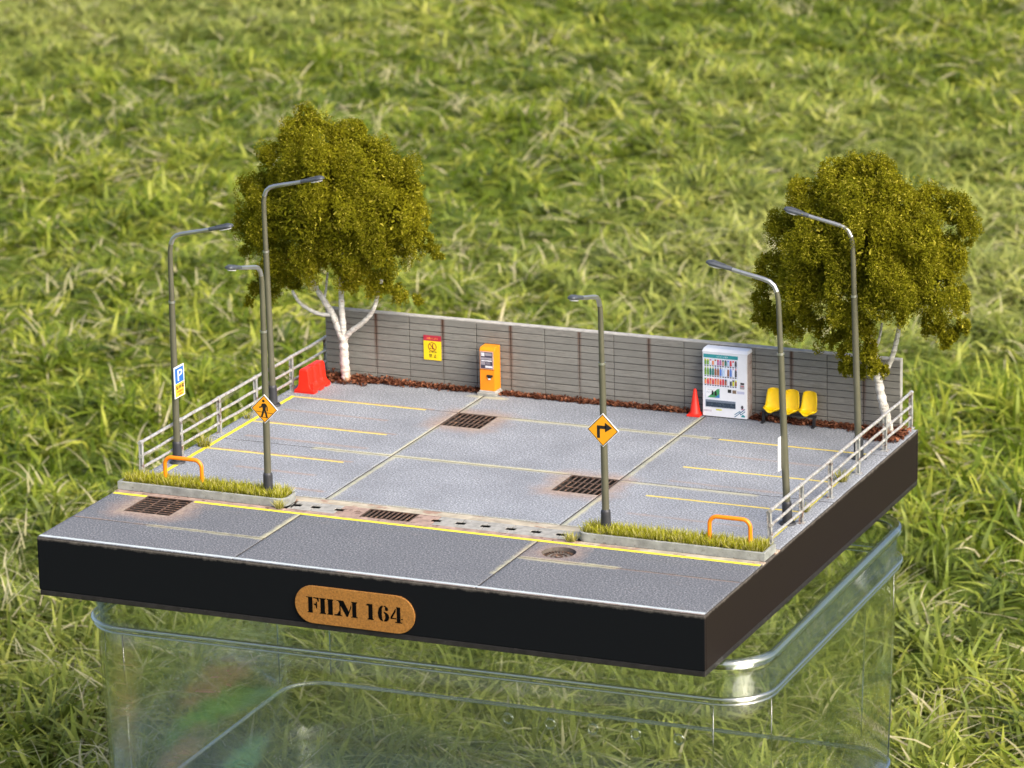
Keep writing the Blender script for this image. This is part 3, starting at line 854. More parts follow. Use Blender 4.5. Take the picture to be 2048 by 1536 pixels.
# ------------------------------------------------------------------ fences
def fence(lab, x, lean, foot_in):
    t = thing('rail_fence', lab, 'fence', (x, 18.2, 0), 'three-rail steel fences along the sides')
    n = 6; h = 1.64
    for i in range(n):
        y = 8.84 + 3.742 * i
        lx = random.uniform(-.02, .02) + (lean if i == 0 else 0)
        mb = MB()
        mb.box(x - .085, x + .085, y - .028, y + .028, .02, h)
        mb.box(x - .085, x - .06, y - .085, y + .085, .02, h + .002); mb.box(x + .06, x + .085, y - .085, y + .085, .02, h + .002)
        mb.v = [(a + lx * c_ / h, b2, c_) for a, b2, c_ in mb.v]
        p = mb.build('post', M['post'], t, bevel=.01)
        MB().cbox(x - .16, x + .16, y - .16, y + .16, .003, .035, .01).build('base_plate', M['post'], t)
        for z in (1.04, .50):
            mb = MB(); mb.tube([(x, y - .10, z), (x, y + .10, z)], .085, 10); mb.build('clamp', M['steel'], t, smooth=True)
        MB().tube([(x, y - .12, h + .03), (x, y + .12, h + .03)], .092, 12).build('clamp', M['steel'], t, smooth=True)
    for z, r in ((h + .03, .072), (1.04, .064), (.50, .064)):
        pts = [(x + .012 * math.sin(k * 1.7 + z * 5), 8.84 - .1 + (3.742 * 5 + .2) * k / 20, z + .008 * math.sin(k * 2.3 + z)) for k in range(21)]
        MB().tube(pts, r, 10).build('rail', M['steel'], t, smooth=True)
    return t
fence('silver three-rail fence with rusty posts on the left edge, behind the parking sign', .31, 0, 1)
fence('silver three-rail fence with rusty posts on the right edge of the base', 29.61, -.10, -1)

# ------------------------------------------------------------------ street lamps
def lamp(lab, x, y, z0, lean, ax, ay, leany=0.0, arm_s=1.0):
    t = thing('street_lamp', lab, 'street lamp', (x, y, z0), 'curved-arm street lamps round the car park')
    L = lambda d, z: (x + ax * d * arm_s + lean * (z - z0) / 10.0, y + ay * d * arm_s + leany * (z - z0) / 10.0, z)
    if z0 < .1:
        MB().tube([(x, y, z0 + .003), (x, y, z0 + .09)], [.36, .33], 20).build('base_flange', M['sleeve'], t, smooth=True)
        for k in range(4):
            a = math.pi / 4 + k * math.pi / 2
            MB().tube([(x + .26 * math.cos(a), y + .26 * math.sin(a), z0 + .085), (x + .26 * math.cos(a), y + .26 * math.sin(a), z0 + .13)], .035, 6).build('bolt', M['sleeve'], t)
    MB().tube([L(0, z0 + .01), L(0, z0 + .10), L(0, z0 + .88), L(0, z0 + .94), L(0, z0 + 1.0)], [.225, .215, .205, .20, .155], 18).build('sleeve', M['sleeve'], t, smooth=True)
    zr = 7.38 + (z0 * .6)
    MB().tube([L(0, z0 + .95), L(0, zr)], [.155, .135], 16).build('pole', M['pole'], t, smooth=True)
    MB().tube([L(0, zr - .04), L(0, zr + .05)], [.155, .15], 16).build('collar', M['arm'], t, smooth=True)
    up = [(0, zr + .04), (0, 9.0), (0.01, 9.7), (.06, 10.02), (.17, 10.27), (.35, 10.43), (.58, 10.51), (.85, 10.575), (1.4, 10.69), (2.05, 10.835)]
    MB().tube([L(*p) for p in up[:4]], [.118, .112, .108, .105], 14).build('upper_pole', M['pole'], t, smooth=True)
    MB().tube([L(*p) for p in up[3:]], [.105, .10, .098, .096, .094, .09, .086], 14).build('arm', M['arm'], t, smooth=True)
    # flattened lamp housing, wider than high, open lens below
    A = Vector(L(1.98, 10.82)); B = Vector(L(3.16, 11.09)); dr = (B - A).normalized()
    sd = dr.cross(Vector((0, 0, 1))).normalized(); upv = sd.cross(dr)
    mb = MB(); prof = [(0, .10, .095, .0), (.12, .12, .105, .0), (.45, .16, .11, .0), (.8, .20, .125, .005), (1.0, .205, .12, .005), (1.12, .17, .09, .0), (1.17, .10, .05, -.01)]
    nn = 14; vs = []; fs = []
    for s_, w_, h_, dz in prof:
        c0 = A + dr * s_ + upv * dz
        for k in range(nn):
            an_ = 2 * math.pi * k / nn; cu_, su_ = math.cos(an_), math.sin(an_)
            su_ = max(su_, -.62)
            vs.append(c0 + sd * w_ * cu_ + upv * h_ * su_)
    for i in range(len(prof) - 1):
        for k in range(nn):
            k2 = (k + 1) % nn; fs.append((i * nn + k, i * nn + k2, (i + 1) * nn + k2, (i + 1) * nn + k))
    fs += [tuple(range(nn)), tuple((len(prof) - 1) * nn + k for k in range(nn))]
    hd = mb.add(vs, fs).build('lamp_head', M['lamp'], t, smooth=True)
    c0 = A + dr * .78 - upv * .088
    lens = MB().prism([(a * .30, b2 * .15) for a, b2 in disc(0, 0, 1, 16)], lambda a, b2, d: tuple(c0 + dr * a + sd * b2 - upv * d), -.01, .03).build('lens', M['lens'], None)
    lens.data.transform(Matrix.Translation(-Vector(t.location))); lens.parent = hd
    for k in (-.5, 0, .5):
        mb = MB(); mb.tube([A + dr * .35 + sd * .12 * k + upv * .105, A + dr * .95 + sd * .24 * k + upv * .122], .014, 6)
        rb = mb.build('rib', M['lamp'], None); rb.data.transform(Matrix.Translation(-Vector(t.location))); rb.parent = hd
    return t
lamp('street lamp at the left fence carrying the blue parking sign', .62, 11.6, 0, .07, 1, 0)
lamp('rear street lamp at the left fence, its arm crossing the left tree crown', .57, 21.3, 0, -.13, 1, 0)
lamp('street lamp in the front planter carrying the pedestrian sign', 6.99, 7.86, .27, .07, 0, -1)
lamp('street lamp in the front planter carrying the bent-arrow sign', 22.68, 7.86, .27, -.13, 0, -1)
lamp('street lamp at the right fence near the front with a plain white sign back', 29.12, 12.25, 0, -.40, -1, 0)
lamp('rear street lamp at the right fence, its arm crossing the right tree crown', 28.9, 22.3, 0, -.32, -1, 0)

# ------------------------------------------------------------------ signs
def diamond_sign(name, lab, cx, cz, hw, hh, kind):
    y = 7.68
    t = thing(name, lab, 'sign', (cx, y, cz))
    f_ = lambda u, v, d: (cx + u, y - d, cz + v)
    D4 = lambda s: [(0, -hh * s), (hw * s, 0), (0, hh * s), (-hw * s, 0)]
    flat([D4(1.0)], f_, M['white_p'], t, 'plate', .02, .045)
    flat([D4(.955)], f_, M['ink'], t, 'border', .026, .005)
    flat([D4(.89)], f_, M['sign_y'], t, 'face', .031, .005)
    if kind == 'arrow':
        P = stroke([(-.19, -.34), (-.19, .16)], .13) + [rr_poly(-.255, .14, .06, .20)] + [[(.10, -.08), (.42, .13), (.10, .34)]]
        P[0] = rr_poly(-.255, -.125, -.34, .10)
        flat(P, f_, M['ink'], t, 'arrow', .036)
    else:
        P = [disc(-.03, .36, .062, 14)]
        P += [[(-.10, .24), (.05, .26), (.10, .18), (.06, -.05), (-.06, -.05), (-.09, .1)]]
        P += stroke([(-.08, .22), (-.13, .09), (-.24, .06)], .055) + stroke([(.07, .22), (.14, .1), (.14, -.08)], .055)
        P += stroke([(-.03, -.02), (-.08, -.20), (-.14, -.36)], .085) + stroke([(.02, -.02), (.08, -.20), (.12, -.38)], .085)
        P += stroke([(-.42, -.12), (.42, -.17)], .022) + stroke([(-.26, -.35), (.2, -.38)], .022)
        flat(P, f_, M['ink'], t, 'walking_figure', .036)
    for dz in (-.2, .2):
        MB().tube([(cx - .02, y + .03, cz + dz), (cx - .02, y + .05, cz + dz)], .03, 6).build('bolt', M['arm'], t)
    return t
diamond_sign('pedestrian_sign', 'amber diamond sign with a black walking figure crossing lines', 7.05, 4.16, .64, .64, 'ped')
diamond_sign('arrow_sign', 'amber diamond sign with a black arrow bent to the right', 22.67, 4.74, .71, .72, 'arrow')
# parking sign faces the car park (+x)
sx, sy, sz, sw, sh = .83, 11.18, 3.06, .93, 1.42
pk = thing('parking_sign', 'tall rectangular sign with white P on blue above black writing on yellow', 'sign', (sx, sy + sw / 2, sz + sh / 2))
pf = lambda u, v, d: (sx + d, sy + u, sz + v)
flat([rr_poly(0, sw, 0, sh)], pf, M['white_p'], pk, 'plate', .03, .03)
flat([rr_poly(.07, sw - .07, sh * .46, sh - .07)], pf, M['blue'], pk, 'blue_field', .035)
flat([rr_poly(.05, sw - .05, .04, sh * .45)], pf, M['pr_yellow'], pk, 'yellow_field', .035)
put_text('P', pf, .30, .72, sh * .53, sh * .88, M['white_p'], pk, off=.040, bold=.02)
put_text('駐車場', pf, .12, .84, sh * .26, sh * .40, M['ink'], pk, off=.040, bold=.02)
put_text('お客様専用', pf, .17, .78, sh * .15, sh * .225, M['pr_brown'], pk, off=.040, bold=.01)
put_text('24時間', pf, .3, .70, sh * .06, sh * .125, M['pr_brown'], pk, off=.040, bold=.01)
s2 = thing('sign_back', 'plain white sign seen edge-on from behind, on the right-hand front lamp post', 'sign', (28.86, 12.25, 3.1))
bf = lambda u, v, d: (28.87 - d, 11.83 + u, 2.38 + v)
flat([rr_poly(0, .95, 0, 1.46)], bf, M['white_p'], s2, 'plate', .03, .03)
flat([rr_poly(.07, .88, .68, 1.39)], bf, M['blue'], s2, 'blue_field', .035)
flat([rr_poly(.05, .90, .04, .65)], bf, M['pr_yellow'], s2, 'yellow_field', .035)

# ------------------------------------------------------------------ orange hoops
def hoop(lab, x0, x1, y):
    t = thing('hoop_barrier', lab, 'barrier', ((x0 + x1) / 2, y, .27), 'orange tube hoops in the planters')
    h = 1.42; r = .34; P = [(x0, y, .2), (x0, y, h - r)]
    for k in range(1, 8):
        a = math.pi - math.pi / 2 * k / 8; P.append((x0 + r + r * math.cos(a), y, h - r + r * math.sin(a)))
    P.append((x0 + r, y, h)); P.append((x1 - r, y, h))
    for k in range(1, 8):
        a = math.pi / 2 - math.pi / 2 * k / 8; P.append((x1 - r + r * math.cos(a), y, h - r + r * math.sin(a)))
    P += [(x1, y, h - r), (x1, y, .2)]
    MB().tube(P, .088, 14).build('tube', M['hoop'], t, smooth=True)
    for x in (x0, x1): MB().tube([(x, y, .26), (x, y, .32)], .12, 12).build('foot_ring', M['hoop'], t, smooth=True)
hoop('orange bent-tube hoop standing in the planter below the parking sign', 1.93, 3.72, 8.0)
hoop('orange bent-tube hoop at the right end of the bent-arrow sign planter', 27.22, 29.0, 8.0)

# ------------------------------------------------------------------ red water barrier
bt = thing('water_barrier', 'bright red plastic water-filled road barrier next to the left fence', 'barrier', (1.05, 24.55, 0))
prof = [(-.50, .07), (-.50, .16), (-.36, .24), (-.27, .42), (-.21, 1.10), (-.15, 1.17), (.15, 1.17), (.21, 1.10), (.27, .42), (.36, .24), (.50, .16), (.50, .07)]
Ys = [23.62, 23.70, 23.86, 24.06, 24.12, 24.38, 24.44, 24.66, 24.72, 24.98, 25.04, 25.24, 25.40, 25.48]
Gs = [.0, .06, .06, .06, -.14, -.14, .06, .06, -.14, -.14, .06, .06, .06, .0]
vs = []; fs = []; npf = len(prof)
for y, g in zip(Ys, Gs):
    for px, pz in prof:
        k = 1 if .3 < pz < 1.12 else 0
        s = 1 + (.0 if not k else g * 2.0)
        pzz = pz - (.05 if y in (Ys[0], Ys[-1]) and pz > 1.1 else 0)
        vs.append((1.02 + px * s, y, pzz))
for i in range(len(Ys) - 1):
    for k in range(npf):
        k2 = (k + 1) % npf; fs.append((i * npf + k, i * npf + k2, (i + 1) * npf + k2, (i + 1) * npf + k))
fs += [tuple(range(npf)), tuple((len(Ys) - 1) * npf + k for k in range(npf))]
MB().add(vs, fs).build('body', M['red'], bt, bevel=.02)
for y in (23.64, 24.35, 25.06):
    MB().cbox(.50, 1.54, y, y + .4, .003, .075, .02).build('foot', M['red'], bt)
MB().cbox(.92, 1.12, 24.4, 24.62, 1.165, 1.20, .02).build('filler_cap', M['red'], bt)
MB().cbox(1.42, 1.50, 23.66, 23.74, .12, .5, .02).build('end_lug', M['red'], bt)

# ------------------------------------------------------------------ cone
cn = thing('traffic_cone', 'slim red traffic cone standing left of the white vending machine', 'traffic cone', (19.67, 26.3, 0))
MB().cbox(19.36, 19.98, 25.99, 26.61, .003, .10, .03).build('base', M['red2'], cn, bevel=.01)
MB().tube([(19.67, 26.3, .08), (19.67, 26.3, .16), (19.67, 26.3, .2), (19.67, 26.3, 1.2), (19.67, 26.3, 1.27)], [.29, .27, .235, .075, .05], 24).build('body', M['red2'], cn, smooth=True)
MB().tube([(19.67, 26.3, .09), (19.67, 26.3, .13)], [.30, .295], 24).build('skirt', M['red2'], cn, smooth=True)

# ------------------------------------------------------------------ orange ticket machine
px0, px1, py0, py1 = 8.98, 9.74, 26.14, 26.83
pm = thing('ticket_machine', 'narrow orange parking ticket machine on a two-step grey plinth against the wall', 'ticket machine', ((px0 + px1) / 2, 26.45, 0))
MB().cbox(px0 - .10, px1 + .08, py0 - .12, py1 + .02, .003, .16, .02).build('plinth', M['concrete'], pm)
MB().cbox(px0 - .03, px1 + .02, py0 - .04, py1, .161, .245, .02).build('plinth_step', M['cap'], pm)
mb = MB()
mb.prism([(py0, .246), (py0, 2.20), (py0 + .14, 2.33), (py1, 2.33), (py1, .246)], lambda a, b2, d: (d, a, b2), px0, px1)
mb.build('cabinet', M['orange'], pm, bevel=.02)
of = lambda u, v, d: (px0 + u, py0 - d, v)
w = px1 - px0
flat([rr_poly(.0, w, 1.255, 1.275)], of, M['pr_brown'], pm, 'door_seam', .005)
scr = flat([rr_poly(.04, w - .06, 1.31, 2.15)], of, simple('screen_frame', (.62, .45, .42), .4), pm, 'panel_frame', .02, .02)
flat([rr_poly(.07, w - .09, 1.33, 2.12)], of, simple('panel_dark', (.055, .045, .075), .35), pm, 'control_panel', .025)
gy = simple('panel_grey', (.33, .30, .34), .4); gl = simple('panel_light', (.78, .76, .80), .4)
for u0, u1, v0, v1, m in ((.10, .27, 1.92, 2.09, gl), (.30, w - .12, 1.95, 2.08, gy), (.08, w - .12, 1.76, 1.86, gy), (.10, w - .12, 1.68, 1.73, gl), (.08, .30, 1.50, 1.66, gy), (.34, w - .2, 1.60, 1.63, gy), (.34, w - .2, 1.54, 1.57, gy), (.30, w - .1, 1.37, 1.47, gl)):
    flat([rr_poly(u0, u1, v0, v1)], of, m, pm, 'panel_field', .031)
MB().cbox(px0 + .37, px0 + .66, py0 - .05, py0, .93, 1.03, .015).build('coin_slot', M['ink'], pm)
MB().box(px0 + .42, px0 + .58, py0 - .045, py0, .86, .928).build('change_cup', M['ink'], pm)
flat([rr_poly(.44, .56, .80, .87)], of, M['white_p'], pm, 'change_label', .05)

# ------------------------------------------------------------------ vending machine
vx0, vx1, vy0, vy1, vh = 20.06, 22.22, 26.28, 26.93, 3.07
vm = thing('vending_machine', 'tall white drinks vending machine with rows of coloured bottles in its front', 'vending machine', (21.14, 26.6, 0))
MB().cbox(vx0 + .02, vx1 - .0, vy0 + .10, vy1, .05, vh, .02).build('cabinet', M['vside'], vm, bevel=.01)
MB().cbox(vx0, vx1 - .02, vy0, vy0 + .098, .05, vh, .01).build('door', M['white'], vm, bevel=.008)
MB().box(vx0 + .05, vx1 - .08, vy0 + .05, vy1 - .02, .003, .05).build('base_gap', M['ink'], vm)
MB().add([(vx0 - .01, vy0 - .03, vh + .002), (vx1 + .02, vy0 - .03, vh + .002), (vx1 + .02, vy1, vh + .002), (vx0 - .01, vy1, vh + .002),
          (vx0 - .01, vy0 - .03, vh + .05), (vx1 + .02, vy0 - .03, vh + .05), (vx1 + .02, vy1, vh + .05), (vx0 - .01, vy1, vh + .05),
          (vx0 + .02, vy0 + .10, vh + .17), (vx1 - .02, vy0 + .10, vh + .17), (vx1 - .02, vy1 - .02, vh + .17), (vx0 + .02, vy1 - .02, vh + .17)],
         [(0, 3, 2, 1), (8, 9, 10, 11)] + [q for i in range(4) for j in [(i + 1) % 4] for q in ((i, j, j + 4, i + 4), (i + 4, j + 4, j + 8, i + 8))]).build('top_cover', M['white'], vm, bevel=.008)
VW, VH = vx1 - .02 - vx0, vh - .05
vf = lambda u, v, d: (vx0 + u * VW, vy0 - d, .05 + (1 - v) * VH)
def vr(nm, u0, u1, v0, v1, m, off=.008, th=.008, par=None):
    return flat([rr_poly(u0, u1, v0, v1)], vf, m, par or vm, nm, off, th)
def cm(c, nm='print_colour', r=.4): return simple(nm, c, r, 0, .12, 6)
teal = cm((.03, .30, .33), 'teal_print'); navy = cm((.03, .06, .14), 'navy_print'); pblue = cm((.05, .22, .50), 'blue_print')
vr('display_window', .03, .80, .095, .535, cm((.72, .76, .88), 'window_backing'), .006, .006)
vr('header_band', .02, .80, .028, .085, teal)
put_text('つめた〜い飲料', vf, .31, .58, .072, .042, cm((.6, .8, .85), 'pale_print'), vm, 'lettering', .012)
c_y, c_g, c_dg, c_w, c_p, c_b, c_r, c_o, c_br, c_k, c_lb, c_t = (cm(c) for c in ((.62, .62, .04), (.16, .34, .04), (.02, .17, .13), (.75, .78, .86), (.45, .16, .34), (.10, .22, .62), (.62, .05, .06), (.75, .26, .10), (.28, .12, .06), (.06, .06, .07), (.45, .62, .82), (.52, .30, .20)))
row1 = [c_g, c_g, c_w, c_o, c_w, c_p, c_p, c_t, c_dg, c_lb, c_r, c_w, c_k]
row2 = [c_g, c_g, c_dg, c_dg, c_br, c_br, c_b, c_lb, c_w, c_br, c_b, c_w, c_k]
row3 = [c_o, c_r, c_o, c_r, c_o, c_o, c_r, c_r, c_br, c_w, c_k, c_y, c_br]
cap1 = [c_y, c_y, c_p, c_w, c_br, c_r, c_p, c_dg, c_k, c_b, c_r, c_r, c_k]
cap2 = [c_y, c_y, c_y, c_y, c_b, c_br, c_k, c_w, c_lb, c_w, c_b, c_p, c_r]
cap3 = [c_g, c_o, c_r, c_o, c_r, c_o, c_o, c_r, c_k, c_w, c_w, c_k, c_y]
def bottle(u, v0, v1, w_, mbody, mcap, tall):
    uc = u; mb = MB()
    x = vx0 + uc * VW; zb, zt = .05 + (1 - v1) * VH, .05 + (1 - v0) * VH; r = w_ * VW / 2
    y = vy0 - .014
    if tall: P = [(x, y, zb), (x, y, zb + (zt - zb) * .68), (x, y, zb + (zt - zb) * .84)]; R_ = [r, r, r * .5]
    else: P = [(x, y, zb), (x, y, zb + (zt - zb) * .75)]; R_ = [r, r]
    mb.tube(P, R_, 8); 
    mb.v = [(a, y + (b2 - y) * .6, c_) for a, b2, c_ in mb.v]
    o = mb.build('bottle', mbody, vm, smooth=True)
    mb = MB(); mb.tube([(x, y, P[-1][2] + .001), (x, y, zt)], [R_[-1] * (1 if tall else .95), R_[-1] * .8], 8)
    mb.v = [(a, y + (b2 - y) * .6, c_) for a, b2, c_ in mb.v]
    c = mb.build('cap', mcap, None); c.data.transform(Matrix.Translation(-Vector(vm.location))); c.parent = o
for row, caps, v0, v1, tall in ((row1, cap1, .105, .188, False), (row2, cap2, .222, .352, True), (row3, cap3, .405, .495, False)):
    for i in range(13):
        u = .065 + .0575 * i
        bottle(u, v0, v1, .044, row[i], caps[i], tall)
        vr('button', u - .020, u + .014, v1 + .012, v1 + .026, M['ink'], .012, .006)
    vr('shelf_strip', .035, .79, v1 + .034, v1 + .040, M['white_p'], .018, .012)
vr('coin_slot', .855, .94, .435, .465, M['ink']); vr('coin_panel', .845, .945, .47, .535, cm((.35, .33, .35), 'grey_print'))
vr('bill_lamp', .865, .93, .48, .495, cm((.55, .14, .16), 'red_print'), .012, .004)
vr('keypad', .57, .65, .558, .61, M['ink']); vr('keypad', .675, .76, .562, .615, cm((.20, .14, .09), 'brown_print'))
vr('instruction_label', .78, .945, .572, .612, cm((.50, .52, .68), 'lilac_print'), .007, .004)
vr('card_frame', .055, .395, .545, .72, cm((.62, .66, .78), 'card_border'), .009, .006)
cf = vr('card', .066, .384, .551, .713, M['white_p'], .013, .004)
flat([[(.11, .705), (.384, .705), (.384, .56), (.335, .565)]], vf, cm((.06, .30, .12), 'green_print'), vm, 'card_picture', .017)
flat([[(.27, .705), (.384, .705), (.384, .64)]], vf, pblue, vm, 'card_picture', .020)
flat([disc(.225, .612, .02, 10), rr_poly(.205, .245, .625, .665), disc(.295, .62, .022, 10), rr_poly(.27, .32, .635, .67)], lambda u, v, d: vf(u, v, d), M['ink'], vm, 'card_figures', .022)
put_text('あったか〜い', vf, .12, .26, .590, .575, M['ink'], vm, 'lettering', .018)
put_text('つめた〜い', vf, .09, .19, .632, .612, navy, vm, 'lettering', .018)
pk_ = vr('pickup_frame', .06, .755, .735, .862, cm((.60, .66, .75), 'pickup_rim'), .014, .014)
vr('pickup_flap', .07, .745, .742, .852, cm((.035, .055, .085), 'pickup_dark', .25), .022, .008)
vr('pickup_handle', .07, .745, .742, .775, cm((.16, .20, .26), 'pickup_lip', .3), .032, .012)
vr('yellow_label', .30, .43, .880, .902, c_y, .007, .004)
vr('stain', .01, .2, .90, .93, cm((.62, .60, .66), 'scuff'), .003, .002)
for dz in (0, .035):
    flat(stroke([(.72, .945 + dz), (.80, .905 + dz), (.84, .885 + dz * .6), (.86, .905 + dz), (.96, .845 + dz)], .014), vf, cm((.05, .18, .30), 'wave_print'), vm, 'wave_print', .008)
flat([[(.86, .97), (.91, .93), (.96, .955), (.95, .975)]], vf, teal, vm, 'wave_print', .008)
flat([disc(.895, .82, .03, 8)], vf, c_k, vm, 'emblem', .008); flat([rr_poly(.87, .94, .845, .86)], vf, cm((.55, .3, .4), 'pink_print'), vm, 'emblem', .009)

# ------------------------------------------------------------------ bench of three bucket seats
be = thing('seat_bench', 'row of three yellow bucket seats on one black frame at the wall', 'bench', (24.3, 26.35, 0))
def seat(cx):
    t = .05; prof = [(25.93, .60), (25.97, .66), (26.1, .63), (26.3, .60), (26.46, .63), (26.55, .74), (26.62, .98), (26.68, 1.25), (26.71, 1.50), (26.70, 1.56)]
    wid_ = [.20, .32, .39, .41, .41, .39, .37, .35, .30, .17]
    na = 9; vs = []; fs = []
    for (y, z), w_ in zip(prof, wid_):
        for k in range(na):
            s = -1 + 2 * k / (na - 1); b2 = abs(s) ** 2.6 * .15
            ny_, nz_ = (0, 1) if y < 26.5 else (-1, .15)
            vs.append((cx + s * w_, y + b2 * ny_, z + b2 * nz_))
    m = len(vs)
    for (a, b2, c_) in list(vs):
        ny_, nz_ = (0, -1) if b2 < 26.46 else (1, -.2)
        vs.append((a, b2 + ny_ * t, c_ + nz_ * t))
    np_ = len(prof)
    for i in range(np_ - 1):
        for k in range(na - 1):
            q = (i * na + k, i * na + k + 1, (i + 1) * na + k + 1, (i + 1) * na + k)
            fs.append(q); fs.append(tuple(m + v for v in reversed(q)))
    edge = [k for k in range(na)] + [i * na + na - 1 for i in range(1, np_)] + [(np_ - 1) * na + k for k in range(na - 2, -1, -1)] + [i * na for i in range(np_ - 2, 0, -1)]
    for a, b2 in zip(edge, edge[1:] + edge[:1]): fs.append((a, b2, b2 + m, a + m))
    o = MB().add(vs, fs).build('seat', M['yellow'], be, smooth='all')
for cx in (23.42, 24.28, 25.13): seat(cx)
MB().box(22.95, 25.55, 26.22, 26.34, .44, .54).build('beam', M['blackmetal'], be, bevel=.01)
for x in (23.02, 25.44):
    MB().box(x - .06, x + .06, 26.2, 26.34, .06, .44).build('leg', M['blackmetal'], be, bevel=.01)
    MB().box(x - .07, x + .07, 26.0, 26.6, .003, .06).build('foot', M['blackmetal'], be, bevel=.01)

# ------------------------------------------------------------------ trees
def smooth_path(P, n=6):
    P = [Vector(p) for p in P]; out = []
    for i in range(len(P) - 1):
        p0, p1, p2, p3 = P[max(i - 1, 0)], P[i], P[i + 1], P[min(i + 2, len(P) - 1)]
        for k in range(n):
            t = k / n
            out.append(.5 * ((2 * p1) + (p2 - p0) * t + (2 * p0 - 5 * p1 + 4 * p2 - p3) * t * t + (3 * p1 - p0 - 3 * p2 + p3) * t ** 3))
    out.append(P[-1]); return out
def limb(mb, P, r0, r1, n=12):
    Q = smooth_path(P); N = len(Q)
    mb.tube(Q, [(r0 + (r1 - r0) * (i / (N - 1))) * (1 + .10 * math.sin(i * 1.9 + r0 * 40)) for i in range(N)], n)
def crown(name, lobes, parent, nleaf, seed, dark=1.0):
    rg = np.random.default_rng(seed)
    L0 = np.array(lobes)
    # each lobe is broken into knobbly clumps that hang a little
    sub = [np.array([l[0], l[1], l[2], l[3] * .68, 1.0]) for l in L0]
    for l in L0:
        ns = int(5 + 13 * l[3])
        dd = rg.normal(size=(ns, 3)); dd /= np.linalg.norm(dd, axis=1)[:, None]
        for q in dd:
            rs = l[3] * rg.uniform(.17, .36)
            c_ = l[:3] + q * (l[3] * rg.uniform(.78, .98) - rs * .3)
            sub.append(np.array([c_[0], c_[1], c_[2] - rs * .25, rs, rg.uniform(1.0, 1.8)]))
    Lb = np.array(sub); wts = (Lb[:, 3] ** 2 + .03) * np.where(np.arange(len(Lb)) < len(L0), .55, 1.5); wts /= wts.sum()
    pick = rg.choice(len(Lb), nleaf, p=wts)
    d = rg.normal(size=(nleaf, 3)); d /= np.linalg.norm(d, axis=1)[:, None]
    u = rg.random(nleaf)
    rad = .55 + .48 * u ** .6
    c = Lb[pick, :3]; r = Lb[pick, 3]
    ph = rg.uniform(0, 6.28, (8, 3))
    def wob(p, s, k0):
        return (np.sin(p[:, 0] * s + ph[k0, 0]) + np.sin(p[:, 1] * s * 1.13 + ph[k0, 1]) + np.sin(p[:, 2] * s * .91 + ph[k0, 2] + p[:, 0] * s * .4)) / 3
    d2 = d.copy(); d2[:, 2] *= Lb[pick, 4]
    p = c + d2 * (r * rad)[:, None]
    p += d * (.05 * wob(p, 9.0, 1) + .04 * rg.normal(size=nleaf))[:, None]
    # thin patches
    pz = p * np.array([1, 1, .33])
    hole = wob(pz, 3.4, 4) + .7 * wob(pz, 7.1, 5)
    keep = np.ones(nleaf, bool)
    # bury nothing deep inside other lobes
    dep = np.full(nleaf, 9.0)
    for L_ in L0:
        q = np.linalg.norm(p - L_[:3], axis=1) / L_[3]
        dep = np.minimum(dep, q)
    keep &= (dep > .42) & ((hole > -.30) | (dep < .74) | (rg.random(nleaf) < .10))
    p = p[keep]; u = u[keep]; N = len(p); fat = np.where(dep[keep] < .72, 1.9, 1.0)[:, None]
    # each fibre is a short crooked strand of two thin facets
    t1 = rg.normal(size=(N, 3)); t1[:, 2] *= .8; t1 /= np.linalg.norm(t1, axis=1)[:, None]
    t2 = t1 + rg.normal(size=(N, 3)) * .9; t2 /= np.linalg.norm(t2, axis=1)[:, None]
    sd = np.cross(t1, rg.normal(size=(N, 3))); sd /= np.linalg.norm(sd, axis=1)[:, None] + 1e-6
    ln = rg.uniform(.032, .082, N)[:, None] * fat; wd = rg.uniform(.015, .031, N)[:, None] * fat
    a = p - t1 * ln; b_ = p + t2 * ln
    co = np.stack([a - sd * wd * .5, a + sd * wd * .5, p + sd * wd, p - sd * wd, b_ + sd * wd * .4, b_ - sd * wd * .4], 1)
    base_i = np.arange(N)[:, None] * 6
    q = np.concatenate([base_i + np.array([[0, 1, 2, 3]]), base_i + np.array([[3, 2, 4, 5]])])
    k = rg.random(N)[:, None]
    tone = (.5 + .5 * wob(p, 1.3, 6))[:, None]
    c0 = np.array([.125, .138, .008]); c1 = np.array([.30, .28, .012]); c2 = np.array([.54, .48, .06])
    col = c0 + (c1 - c0) * np.clip(.6 * tone + .5 * k, 0, 1)
    col = np.where(k > .90, c2, col)
    col = np.repeat(col[:, None], 6, 1)
    o = quick_mesh(name, co.reshape(-1, 3), [q], M['crown'], parent, col.reshape(-1, 3))
    return o
